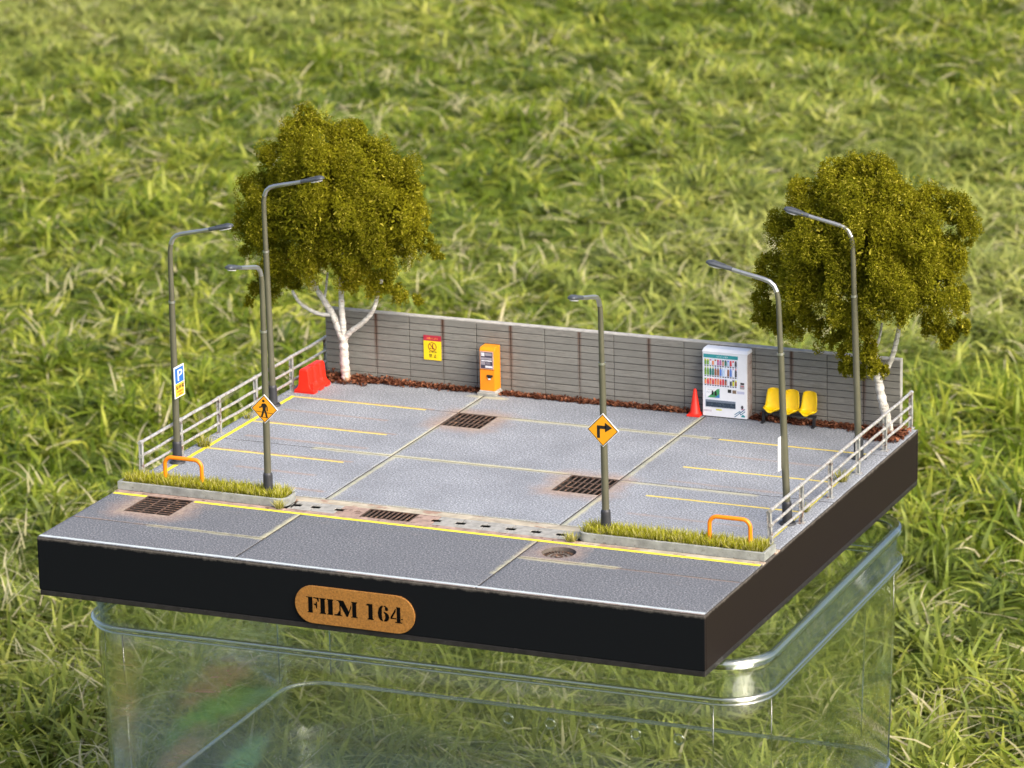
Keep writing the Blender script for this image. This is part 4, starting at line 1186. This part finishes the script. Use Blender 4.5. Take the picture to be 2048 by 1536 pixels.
LOBES_L=[(0.29,26.3,12.66,0.66),(-0.07,25.8,11.91,0.98),(0.99,26.3,11.75,1.12),(2.53,26.6,11.96,1.08),(3.74,25.8,11.33,1.07),(-1.15,26.3,10.4,1.37),(1.66,24.8,10.45,1.98),(3.74,25.3,10.37,1.74),(4.81,26.3,10.23,1.28),(-2.64,26.8,8.98,1.07),(-2.85,26.3,7.49,1.0),(-1.4,25.3,8.19,1.41),(0.93,24.3,8.47,1.87),(3.13,24.3,8.64,1.86),(4.94,24.8,8.66,1.74),(5.43,26.3,9.44,0.98),(5.83,26.3,8.15,0.89),(-2.49,26.3,6.54,1.0),(-0.83,25.3,5.93,1.18),(1.14,24.8,6.57,1.29),(2.84,25.3,6.35,1.36),(4.27,25.3,6.82,1.28),(5.18,26.3,7.14,1.05),(5.89,27.1,7.01,0.56),(6.25,27.3,6.51,0.38),(6.56,27.3,6.24,0.21),(-1.77,26.3,4.64,0.86),(-2.59,26.3,4.13,0.52),(-3.07,26.3,3.47,0.29),(-0.73,26.6,4.65,0.62),(3.88,26.3,4.98,0.85),(4.9,26.3,4.58,0.56),(5.8,26.3,4.29,0.3),(2.69,25.8,5.13,0.61),(-0.35,28.8,8.09,2.39),(1.75,28.8,7.76,2.14),(-2.51,28.8,7.19,1.44)]
LOBES_R=[(27.8,25.6,12.41,0.84),(26.52,25.6,12.12,0.93),(28.78,25.6,11.99,1.01),(25.52,25.6,10.91,1.22),(27.85,24.1,11.12,1.76),(29.75,24.6,11.15,1.36),(31.0,25.6,11.09,0.92),(32.14,25.6,10.77,0.88),(32.77,25.6,10.03,0.66),(24.41,25.6,9.22,1.16),(26.63,23.6,9.67,1.76),(28.71,23.6,9.38,1.86),(30.84,24.1,9.66,1.64),(32.09,25.6,8.84,1.06),(23.7,25.6,7.37,1.01),(25.53,24.1,7.42,1.46),(27.8,23.6,7.38,1.65),(29.87,23.6,7.78,1.64),(31.62,24.6,7.57,1.32),(32.41,25.6,6.82,0.71),(23.14,25.6,5.93,0.54),(23.69,25.6,5.28,0.68),(25.18,25.1,5.3,0.94),(26.42,25.6,4.82,0.94),(28.05,24.6,5.33,0.89),(29.69,25.6,6.21,0.84),(31.27,25.6,5.58,0.8),(32.02,25.6,5.03,0.49),(27.53,25.1,4.0,0.71),(27.96,25.1,3.23,0.49),(29.22,24.6,3.52,0.31),(28.62,24.8,4.52,0.36),(28.82,24.4,3.61,0.44),(28.59,24.4,4.11,0.49),(27.3,25.1,3.28,0.36),(24.05,25.6,4.73,0.41),(22.97,25.6,4.98,0.32),(32.59,25.6,5.58,0.4),(31.79,25.6,4.55,0.27),(26.68,27.6,8.52,2.25),(28.8,27.6,8.23,2.02),(24.95,27.1,7.11,1.35)]
T1 = thing('miniature_tree', 'miniature tree with olive crown and white wrapped trunk at the wall left end', 'tree', (2.05, 26.2, 0), 'white-trunked miniature trees')
mb = MB()
limb(mb, [(2.06, 26.2, 0), (2.0, 26.2, .25), (1.95, 26.2, .9), (1.94, 26.2, 1.6), (1.92, 26.2, 2.25)], .235, .20, 14)
limb(mb, [(1.93, 26.2, 2.0), (1.68, 26.2, 2.6), (1.37, 26.2, 3.3), (.95, 26.15, 3.95), (.5, 26.1, 4.7), (.2, 26, 5.6)], .19, .10)
limb(mb, [(1.93, 26.2, 2.0), (1.92, 26.22, 2.7), (1.86, 26.25, 3.6), (1.84, 26.3, 4.6), (1.9, 26.3, 6.5), (2.0, 26.3, 9)], .17, .09)
limb(mb, [(2.0, 26.2, 2.1), (2.35, 26.15, 2.5), (2.95, 26.1, 2.95), (3.45, 26.05, 3.45), (3.75, 26.0, 4.0), (4.1, 26, 5.2)], .14, .085)
limb(mb, [(1.35, 26.2, 3.25), (.85, 26.1, 3.22), (.3, 26.05, 3.4), (-.25, 26.0, 3.75), (-.6, 26, 4.3)], .11, .07)
limb(mb, [(.97, 26.15, 3.9), (1.02, 26.3, 4.3), (1.1, 26.4, 5.2)], .07, .05)
mb.build('trunk', M['tape'], T1, smooth='all')
crown('crown', LOBES_L, T1, 245000, 3)
T2 = thing('miniature_tree', 'miniature tree with olive crown and white wrapped trunk at the wall right end', 'tree', (28.75, 26.1, 0), 'white-trunked miniature trees')
mb = MB()
limb(mb, [(29.10, 26.15, 0), (28.98, 26.15, .5), (28.82, 26.15, 1.2), (28.62, 26.15, 2.0), (28.5, 26.15, 2.75)], .22, .19, 14)
limb(mb, [(29.10, 26.05, .6), (29.2, 26.0, .2), (29.3, 25.95, 0)], .09, .06)
limb(mb, [(28.5, 26.15, 2.5), (28.46, 26.15, 3.1), (28.36, 26.15, 3.7), (28.22, 26.1, 4.3), (27.9, 26, 5.6), (27.8, 26, 8)], .17, .07)
limb(mb, [(28.55, 26.15, 2.6), (28.9, 26.1, 3.05), (29.2, 26.05, 3.7), (29.42, 26.0, 4.5), (29.55, 26, 5.2), (29.9, 26, 6.8)], .14, .09)
limb(mb, [(28.3, 26.1, 3.9), (28.55, 26.1, 4.4), (28.7, 26.1, 5.2)], .08, .05)
mb.build('trunk', M['tape'], T2, smooth='all')
crown('crown', LOBES_R, T2, 262000, 5)

# ------------------------------------------------------------------ dead leaves along the wall foot
def litter(name, lab, spots):
    rg = np.random.default_rng(21)
    P = []; 
    for (x, y, sx_, sy_, h, n) in spots:
        p = np.stack([x + rg.uniform(-1, 1, n) * sx_, y + rg.uniform(-1, 1, n) * sy_, .02 + rg.random(n) ** 1.5 * h], -1); P.append(p)
    p = np.concatenate(P); 
    p = p[(p[:, 1] < 26.9) & (p[:, 0] > .15) & (p[:, 0] < 29.85)]
    # keep clear of the machines standing there
    for a0, a1, b0 in ((8.86, 9.86, 25.98), (20.02, 22.26, 26.2), (19.3, 20.0, 25.95)):
        p = p[~((p[:, 0] > a0) & (p[:, 0] < a1) & (p[:, 1] > b0))]
    N = len(p)
    a = rg.uniform(0, 6.28, N); tl = rg.normal(0, .55, (N, 2))
    L_ = rg.uniform(.06, .145, N); w_ = L_ * rg.uniform(.35, .6, N)
    ex = np.stack([np.cos(a), np.sin(a), tl[:, 0]], -1); ex /= np.linalg.norm(ex, axis=1)[:, None]
    ey = np.stack([-np.sin(a), np.cos(a), tl[:, 1]], -1); ey /= np.linalg.norm(ey, axis=1)[:, None]
    nz = np.cross(ex, ey); cu_ = rg.uniform(.1, .45, N)[:, None]
    e1, e2 = ex * L_[:, None], ey * w_[:, None]
    co = np.stack([p - e1, p - e1 * .1 + e2 + nz * cu_ * e2.max(), p + e1, p - e1 * .1 - e2 + nz * cu_ * .1, p], 1)
    co[:, 1] = p - e1 * .1 + e2 + nz * (cu_ * w_[:, None]); co[:, 3] = p - e1 * .1 - e2 + nz * (cu_ * w_[:, None])
    lift = np.maximum(0, .012 - co[:, :, 2].min(axis=1)); co[:, :, 2] += lift[:, None]
    b0 = np.arange(N)[:, None] * 5
    q = np.concatenate([b0 + np.array([[0, 4, 1]]), b0 + np.array([[1, 4, 2]]), b0 + np.array([[2, 4, 3]]), b0 + np.array([[3, 4, 0]])])
    k = rg.random(N)[:, None]
    col = np.array([.07, .020, .010]) + (np.array([.30, .12, .06]) - np.array([.07, .020, .010])) * k ** 1.8
    col = np.repeat(col[:, None], 5, 1)
    o = quick_mesh(name, co.reshape(-1, 3), [q], M['litter'], None, col.reshape(-1, 3))
    prop(o, lab, 'dead leaves', kind='stuff')
spots = []
rg_ = random.Random(5)
x = .5
while x < 29.6:
    near_l, near_r = x < 4.0, x > 26.8
    spots.append((x, 26.68 - rg_.uniform(0, .12), .28, .20 + rg_.uniform(0, .10), .06 + rg_.uniform(0, .12), 62))
    x += .30
spots += [(2.0, 26.2, 1.3, .55, .22, 420), (.9, 26.3, .7, .55, .38, 260), (3.2, 26.5, 1.0, .35, .3, 160), (4.0, 26.55, .8, .35, .25, 90), (5.2, 26.5, .7, .35, .22, 90), (7.3, 26.45, .8, .3, .25, 90),
          (28.9, 25.7, .9, .7, .22, 560), (29.3, 26.3, .55, .6, .30, 260), (28.3, 26.4, 1.2, .45, .28, 260), (26.6, 26.6, 1.2, .3, .22, 130), (22.9, 26.55, .5, .3, .3, 70), (24.5, 26.6, 1.4, .3, .2, 150), (16, 26.6, 2.6, .25, .2, 130), (12, 26.6, 1.6, .25, .18, 90)]
litter('leaf_litter', 'brown dead leaves heaped along the foot of the block wall and round both trees', spots)

# ------------------------------------------------------------------ clear plastic box under the base
ANG = math.radians(1.1); BCX, BCY = 15.93, 12.45
def bxy(u, v):
    return (BCX + u * math.cos(ANG) - v * math.sin(ANG), BCY + u * math.sin(ANG) + v * math.cos(ANG))
def rrect(hx, hy, r, n=9):
    P = []
    for cx, cy, a0 in ((hx - r, hy - r, 0), (-hx + r, hy - r, math.pi / 2), (-hx + r, -hy + r, math.pi), (hx - r, -hy + r, 1.5 * math.pi)):
        for k in range(n + 1):
            a = a0 + math.pi / 2 * k / n; P.append((cx + r * math.cos(a), cy + r * math.sin(a)))
    # straight sides subdivided so that they can be bent a little
    Q = []
    for i in range(len(P)):
        a, b2 = P[i], P[(i + 1) % len(P)]
        Q.append(a); L_ = math.hypot(b2[0] - a[0], b2[1] - a[1])
        if L_ > 3:
            for k in range(1, 8): Q.append((a[0] + (b2[0] - a[0]) * k / 8, a[1] + (b2[1] - a[1]) * k / 8))
    return Q
def loft(rings, closed_loop=False, caps=False):
    """rings: list of (hx, hy, r, z)"""
    vs = []; fs = []; n = None
    for hx, hy, r, z in rings:
        P = rrect(hx, hy, r); n = len(P)
        vs += [(*bxy(*p), z) for p in P]
    m = len(rings)
    for i in range(m if closed_loop else m - 1):
        j = (i + 1) % m
        for k in range(n):
            k2 = (k + 1) % n; fs.append((i * n + k, i * n + k2, j * n + k2, j * n + k))
    if caps: fs += [tuple(range(n)), tuple((m - 1) * n + k for k in range(n))]
    return MB().add(vs, fs)
def rim_tube(hx, hy, r, z, tr, n=10):
    P = rrect(hx, hy, r); vs = []; fs = []; N = len(P)
    for i, p in enumerate(P):
        a, b2 = P[i - 1], P[(i + 1) % N]
        d = Vector((b2[0] - a[0], b2[1] - a[1], 0)).normalized(); nr = Vector((d.y, -d.x, 0))
        for k in range(n):
            an_ = 2 * math.pi * k / n
            q = Vector((p[0], p[1], 0)) + nr * tr * math.cos(an_)
            vs.append((*bxy(q.x, q.y), z + tr * 1.0 * math.sin(an_)))
    for i in range(N):
        j = (i + 1) % N
        for k in range(n):
            k2 = (k + 1) % n; fs.append((i * n + k, j * n + k, j * n + k2, i * n + k2))
    return MB().add(vs, fs)
HX, HY = 15.35, 10.5
box = thing('clear_box', 'large clear plastic storage box with rounded lid, holding up the display base on the grass', 'storage box', (BCX, BCY, -20))
loft([(HX - .25, HY - .25, 1.9, -2.62), (HX - .02, HY - .02, 2.0, -2.72), (HX + .03, HY + .03, 2.05, -4.25), (HX - .09, HY - .09, 1.95, -4.25), (HX - .14, HY - .14, 1.9, -2.80), (HX - .28, HY - .28, 1.85, -2.74)], True).build('lid_skirt', M['skirt'], box, smooth='all')
loft([(HX - .95, HY - .95, 1.4, -2.95), (HX - .95, HY - .95, 1.4, -3.05)], False, True).build('lid_top', M['clear'], box)
loft([(HX - .27, HY - .27, 1.85, -2.68), (HX - .95, HY - .95, 1.4, -2.95), (HX - .97, HY - .97, 1.4, -3.05), (HX - .32, HY - .32, 1.83, -2.80)], True).build('lid_rise', M['clear'], box)
rim_tube(HX - .10, HY - .10, 1.98, -2.86, .22, 14).build('lid_rim', M['rim'], box, smooth='all')
rim_tube(HX + .04, HY + .04, 2.05, -4.30, .10, 12).build('lid_lower_rim', M['rim'], box, smooth='all')
rim_tube(HX - .02, HY - .02, 2.05, -4.55, .06, 8).build('lid_lower_rim', M['rim'], box, smooth='all')
loft([(HX - .16, HY - .16, 1.9, -3.3), (HX - .14, HY - .14, 2.0, -6.0), (HX - .34, HY - .34, 2.1, -13.6), (HX - .44, HY - .44, 2.05, -13.6), (HX - .25, HY - .25, 1.9, -6.0), (HX - .26, HY - .26, 1.8, -3.3)], True).build('upper_body', M['bodyclear'], box, smooth='all')
for su in (-1, 1):  # thin tubes added to imitate the bright and dark streaks at the corners
    for sv in (-1, 1):
        for (ca, cb) in ((0.2, 2.05), (2.05, 0.2)):
            u0, v0 = su * (HX - ca), sv * (HY - cb)
            MB().tube([(*bxy(u0, v0), -4.7), (*bxy(u0 * .999, v0 * .999), -7), (*bxy(u0 * .988, v0 * .984), -13.4)], [.02, .034, .03], 8).build('corner_streak', M['rim'], box, smooth='all')
low = thing('lower_clear_box', 'slightly hazy clear plastic box under the lidded one, with a row of round vent holes', 'storage box', (BCX, BCY, -20))
loft([(HX - .35, HY - .35, 1.9, -13.9), (HX - .65, HY - .65, 2.0, -20.2), (HX - .75, HY - .75, 1.9, -20.2), (HX - .45, HY - .45, 1.8, -13.9)], True).build('lower_body', M['hazy'], low, smooth='all')
rim_tube(HX - .38, HY - .38, 1.9, -13.82, .085, 12).build('rim', M['rim2'], low, smooth='all')
loft([(HX - .8, HY - .8, 1.9, -19.6), (HX - .8, HY - .8, 1.9, -19.75)], False, True).build('floor', M['hazy'], low)
for k in range(5):
    u = -4.05 + 2.12 * k; v = HY - .47; c0 = Vector((*bxy(u, v), -14.35))
    P = []; 
    for i in range(21):
        a = 2 * math.pi * i / 20; q = bxy(u + .24 * math.cos(a), v); P.append((q[0], q[1], -14.45 + .24 * math.sin(a)))
    MB().tube(P, .045, 8, False).build('vent_ring', M['rim'], low, smooth='all')

# ------------------------------------------------------------------ the lawn
GZ = -20.0
def hgt(x, y):
    return .55 * np.sin(x * .13 + y * .07) + .45 * np.sin(x * .31 - y * .23 + 1) + .35 * np.sin(x * .62 + y * .55 + 2) + .2 * np.sin(x * 1.1 - y * .9)
g = np.concatenate([[-6000, -1500, -500, -260], np.arange(-200, 161, 3.0), [220, 400, 1500, 6000]])
gy_ = np.concatenate([[-6000, -1500, -500, -220], np.arange(-160, 361, 3.0), [420, 600, 1500, 6000]])
gx_, gyy = np.meshgrid(g, gy_, indexing='ij')
zz = GZ - 1.1 + np.where((abs(gx_) < 250) & (abs(gyy) < 400), hgt(gx_, gyy), 0)
idx = np.arange(gx_.size).reshape(gx_.shape)
fq = np.stack([idx[:-1, :-1], idx[1:, :-1], idx[1:, 1:], idx[:-1, 1:]], -1).reshape(-1, 4)
gr = quick_mesh('ground', np.stack([gx_, gyy, zz], -1).reshape(-1, 3), [fq], M['ground'], None, smooth=True)
gr['kind'] = 'structure'

cx0, cy0 = 84.286, -143.79
fh = np.array([-.3978, .9175]); rh_ = np.array([.9175, .3978])
def field(n, dmin, dmax, wmul, side=.5):
    """roots spread over a fan of ground as seen from the viewpoint's side of the lawn"""
    d = np.sqrt(RG.random(n)) ; d = dmin + (dmax - dmin) * RG.random(n) ** 1.0
    w = (d * .128 + 9) * wmul
    s = RG.uniform(-1, 1, n) * w
    x = cx0 + fh[0] * d + rh_[0] * s; y = cy0 + fh[1] * d + rh_[1] * s
    return x, y, d
def lawn(n, dmin, dmax, wmul, Lr, W_r, nseg, name):
    far = 1 if nseg == 2 else 0
    m = n // 6
    x, y, d = field(m, dmin, dmax, wmul)
    # sprigs: six blades share a root area and roughly a heading
    head = RG.uniform(0, 6.28, m)
    x = np.repeat(x, 6) + RG.normal(0, .5, m * 6); y = np.repeat(y, 6) + RG.normal(0, .5, m * 6)
    az = np.repeat(head, 6) + RG.normal(0, .9, m * 6)
    N = m * 6
    z = GZ - 1.0 + hgt(x, y)
    patch = .5 + .5 * np.sin(x * .11 + 1.3 * np.sin(y * .09)) * np.sin(y * .08 + 1.1 * np.sin(x * .07 + 2))
    fine = .5 + .5 * np.sin(x * .5 + y * .21) * np.sin(y * .43 - x * .17)
    L = RG.uniform(Lr[0], Lr[1], N) * (.7 + .5 * patch)
    k = RG.random(N)[:, None]; sp = np.repeat(RG.random(m), 6)[:, None]
    green = np.array([.20, .29, .012]); lime = np.array([.68, .70, .10]); straw = np.array([.82, .74, .46]); deep = np.array([.035, .08, .008])
    mixv = np.clip(.22 * patch[:, None] + .28 * fine[:, None] + .62 * sp + .3 * (k - .5), 0, 1)
    tip = np.where(mixv < .5, deep + (green - deep) * mixv * 2, green + (lime - green) * (mixv - .5) * 2)
    pale = np.clip(np.sin(x * .042 + 1.7 * np.sin(y * .027 + .5)) * np.sin(y * .036 + 1.2 * np.sin(x * .031)) + .15, 0, 1)[:, None]
    tip = tip + (np.array([.60, .62, .20]) - tip) * pale * .6 * (.4 + .9 * k)
    dead = ((sp * .55 + RG.random((N, 1)) * .45 + .10 * (patch[:, None] - .5)) > .785)
    tip = np.where(dead, straw * (.6 + .5 * k), tip)
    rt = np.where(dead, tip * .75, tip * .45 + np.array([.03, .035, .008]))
    lean = np.abs(RG.normal(.55, .35, N)) + far * .25; curl = RG.uniform(.0, .9, N)
    lean = np.where(dead[:, 0], lean + .35, lean)
    wd = RG.uniform(W_r[0], W_r[1], N) * np.where(dead[:, 0], .65, 1)
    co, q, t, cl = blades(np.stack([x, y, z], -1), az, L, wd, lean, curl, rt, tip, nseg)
    # nothing grows through the box
    c3 = co.reshape(N, -1, 3)
    cosA, sinA = math.cos(ANG), math.sin(ANG)
    du = (c3[:, :, 0] - BCX) * cosA + (c3[:, :, 1] - BCY) * sinA; dv = -(c3[:, :, 0] - BCX) * sinA + (c3[:, :, 1] - BCY) * cosA
    hit = ((abs(du) < HX - .2) & (abs(dv) < HY - .2) & (c3[:, :, 2] > -19.85)).any(axis=1)
    low_ = hit
    c3[low_, :, 2] = np.minimum(c3[low_, :, 2], -19.85)
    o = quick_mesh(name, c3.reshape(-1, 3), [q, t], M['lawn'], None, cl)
    return o
a = lawn(98000, 118, 262, 1.4, (1.3, 3.6), (.14, .38), 3, 'lawn_grass')
prop(a, 'dense lawn of green blades with straw-coloured stems under and around the box', 'grass', kind='stuff')
b_ = lawn(190000, 262, 480, 1.45, (1.0, 2.7), (.16, .40), 2, 'lawn_grass')
prop(b_, 'blurred sunny lawn stretching away behind the block wall and trees', 'grass', kind='stuff')
def runners(n, dmin, dmax):
    """bundles of thin dry stalks, some single, some in small bleached wisps"""
    x, y, d = field(n, dmin, dmax, 1.2)
    pt = np.sin(x * .045 + 2 * np.sin(y * .03)) * np.sin(y * .05 + 1.5 * np.sin(x * .035)); ok_ = pt + RG.normal(0, .35, n) > .05
    x = x[ok_]; y = y[ok_]; n = len(x)
    m = RG.integers(1, 9, n)
    X = np.repeat(x, m); Y = np.repeat(y, m); N = len(X)
    sp_ = np.repeat(RG.uniform(.2, 1.1, n), m)
    X = X + RG.normal(0, 1, N) * sp_; Y = Y + RG.normal(0, 1, N) * sp_
    az = np.repeat(RG.uniform(0, 6.28, n), m) + RG.normal(0, .7, N)
    z = GZ + hgt(X, Y) + RG.uniform(-.3, 1.1, N)
    L = RG.uniform(.9, 2.8, N)
    k = RG.random(N)[:, None]
    tip = np.array([.80, .73, .48]) * (.6 + .45 * k); rt = np.array([.55, .52, .26]) * (.6 + .4 * k)
    bad = (abs(X - BCX) < HX + 4) & (abs(Y - BCY) < HY + 4)
    z[bad] = GZ - 1.5
    L[bad] = 1.0
    co, q, t, cl = blades(np.stack([X, Y, z], -1), az, L, RG.uniform(.07, .16, N), RG.uniform(.6, 1.0, N), RG.uniform(0, .6, N), rt, tip, 3)
    return quick_mesh('dry_stalks', co, [q, t], M['lawn'], None, cl)
st = runners(3000, 130, 450)
prop(st, 'pale straw-coloured dead stalks lying in wisps over the lawn', 'dry stalks', kind='stuff')
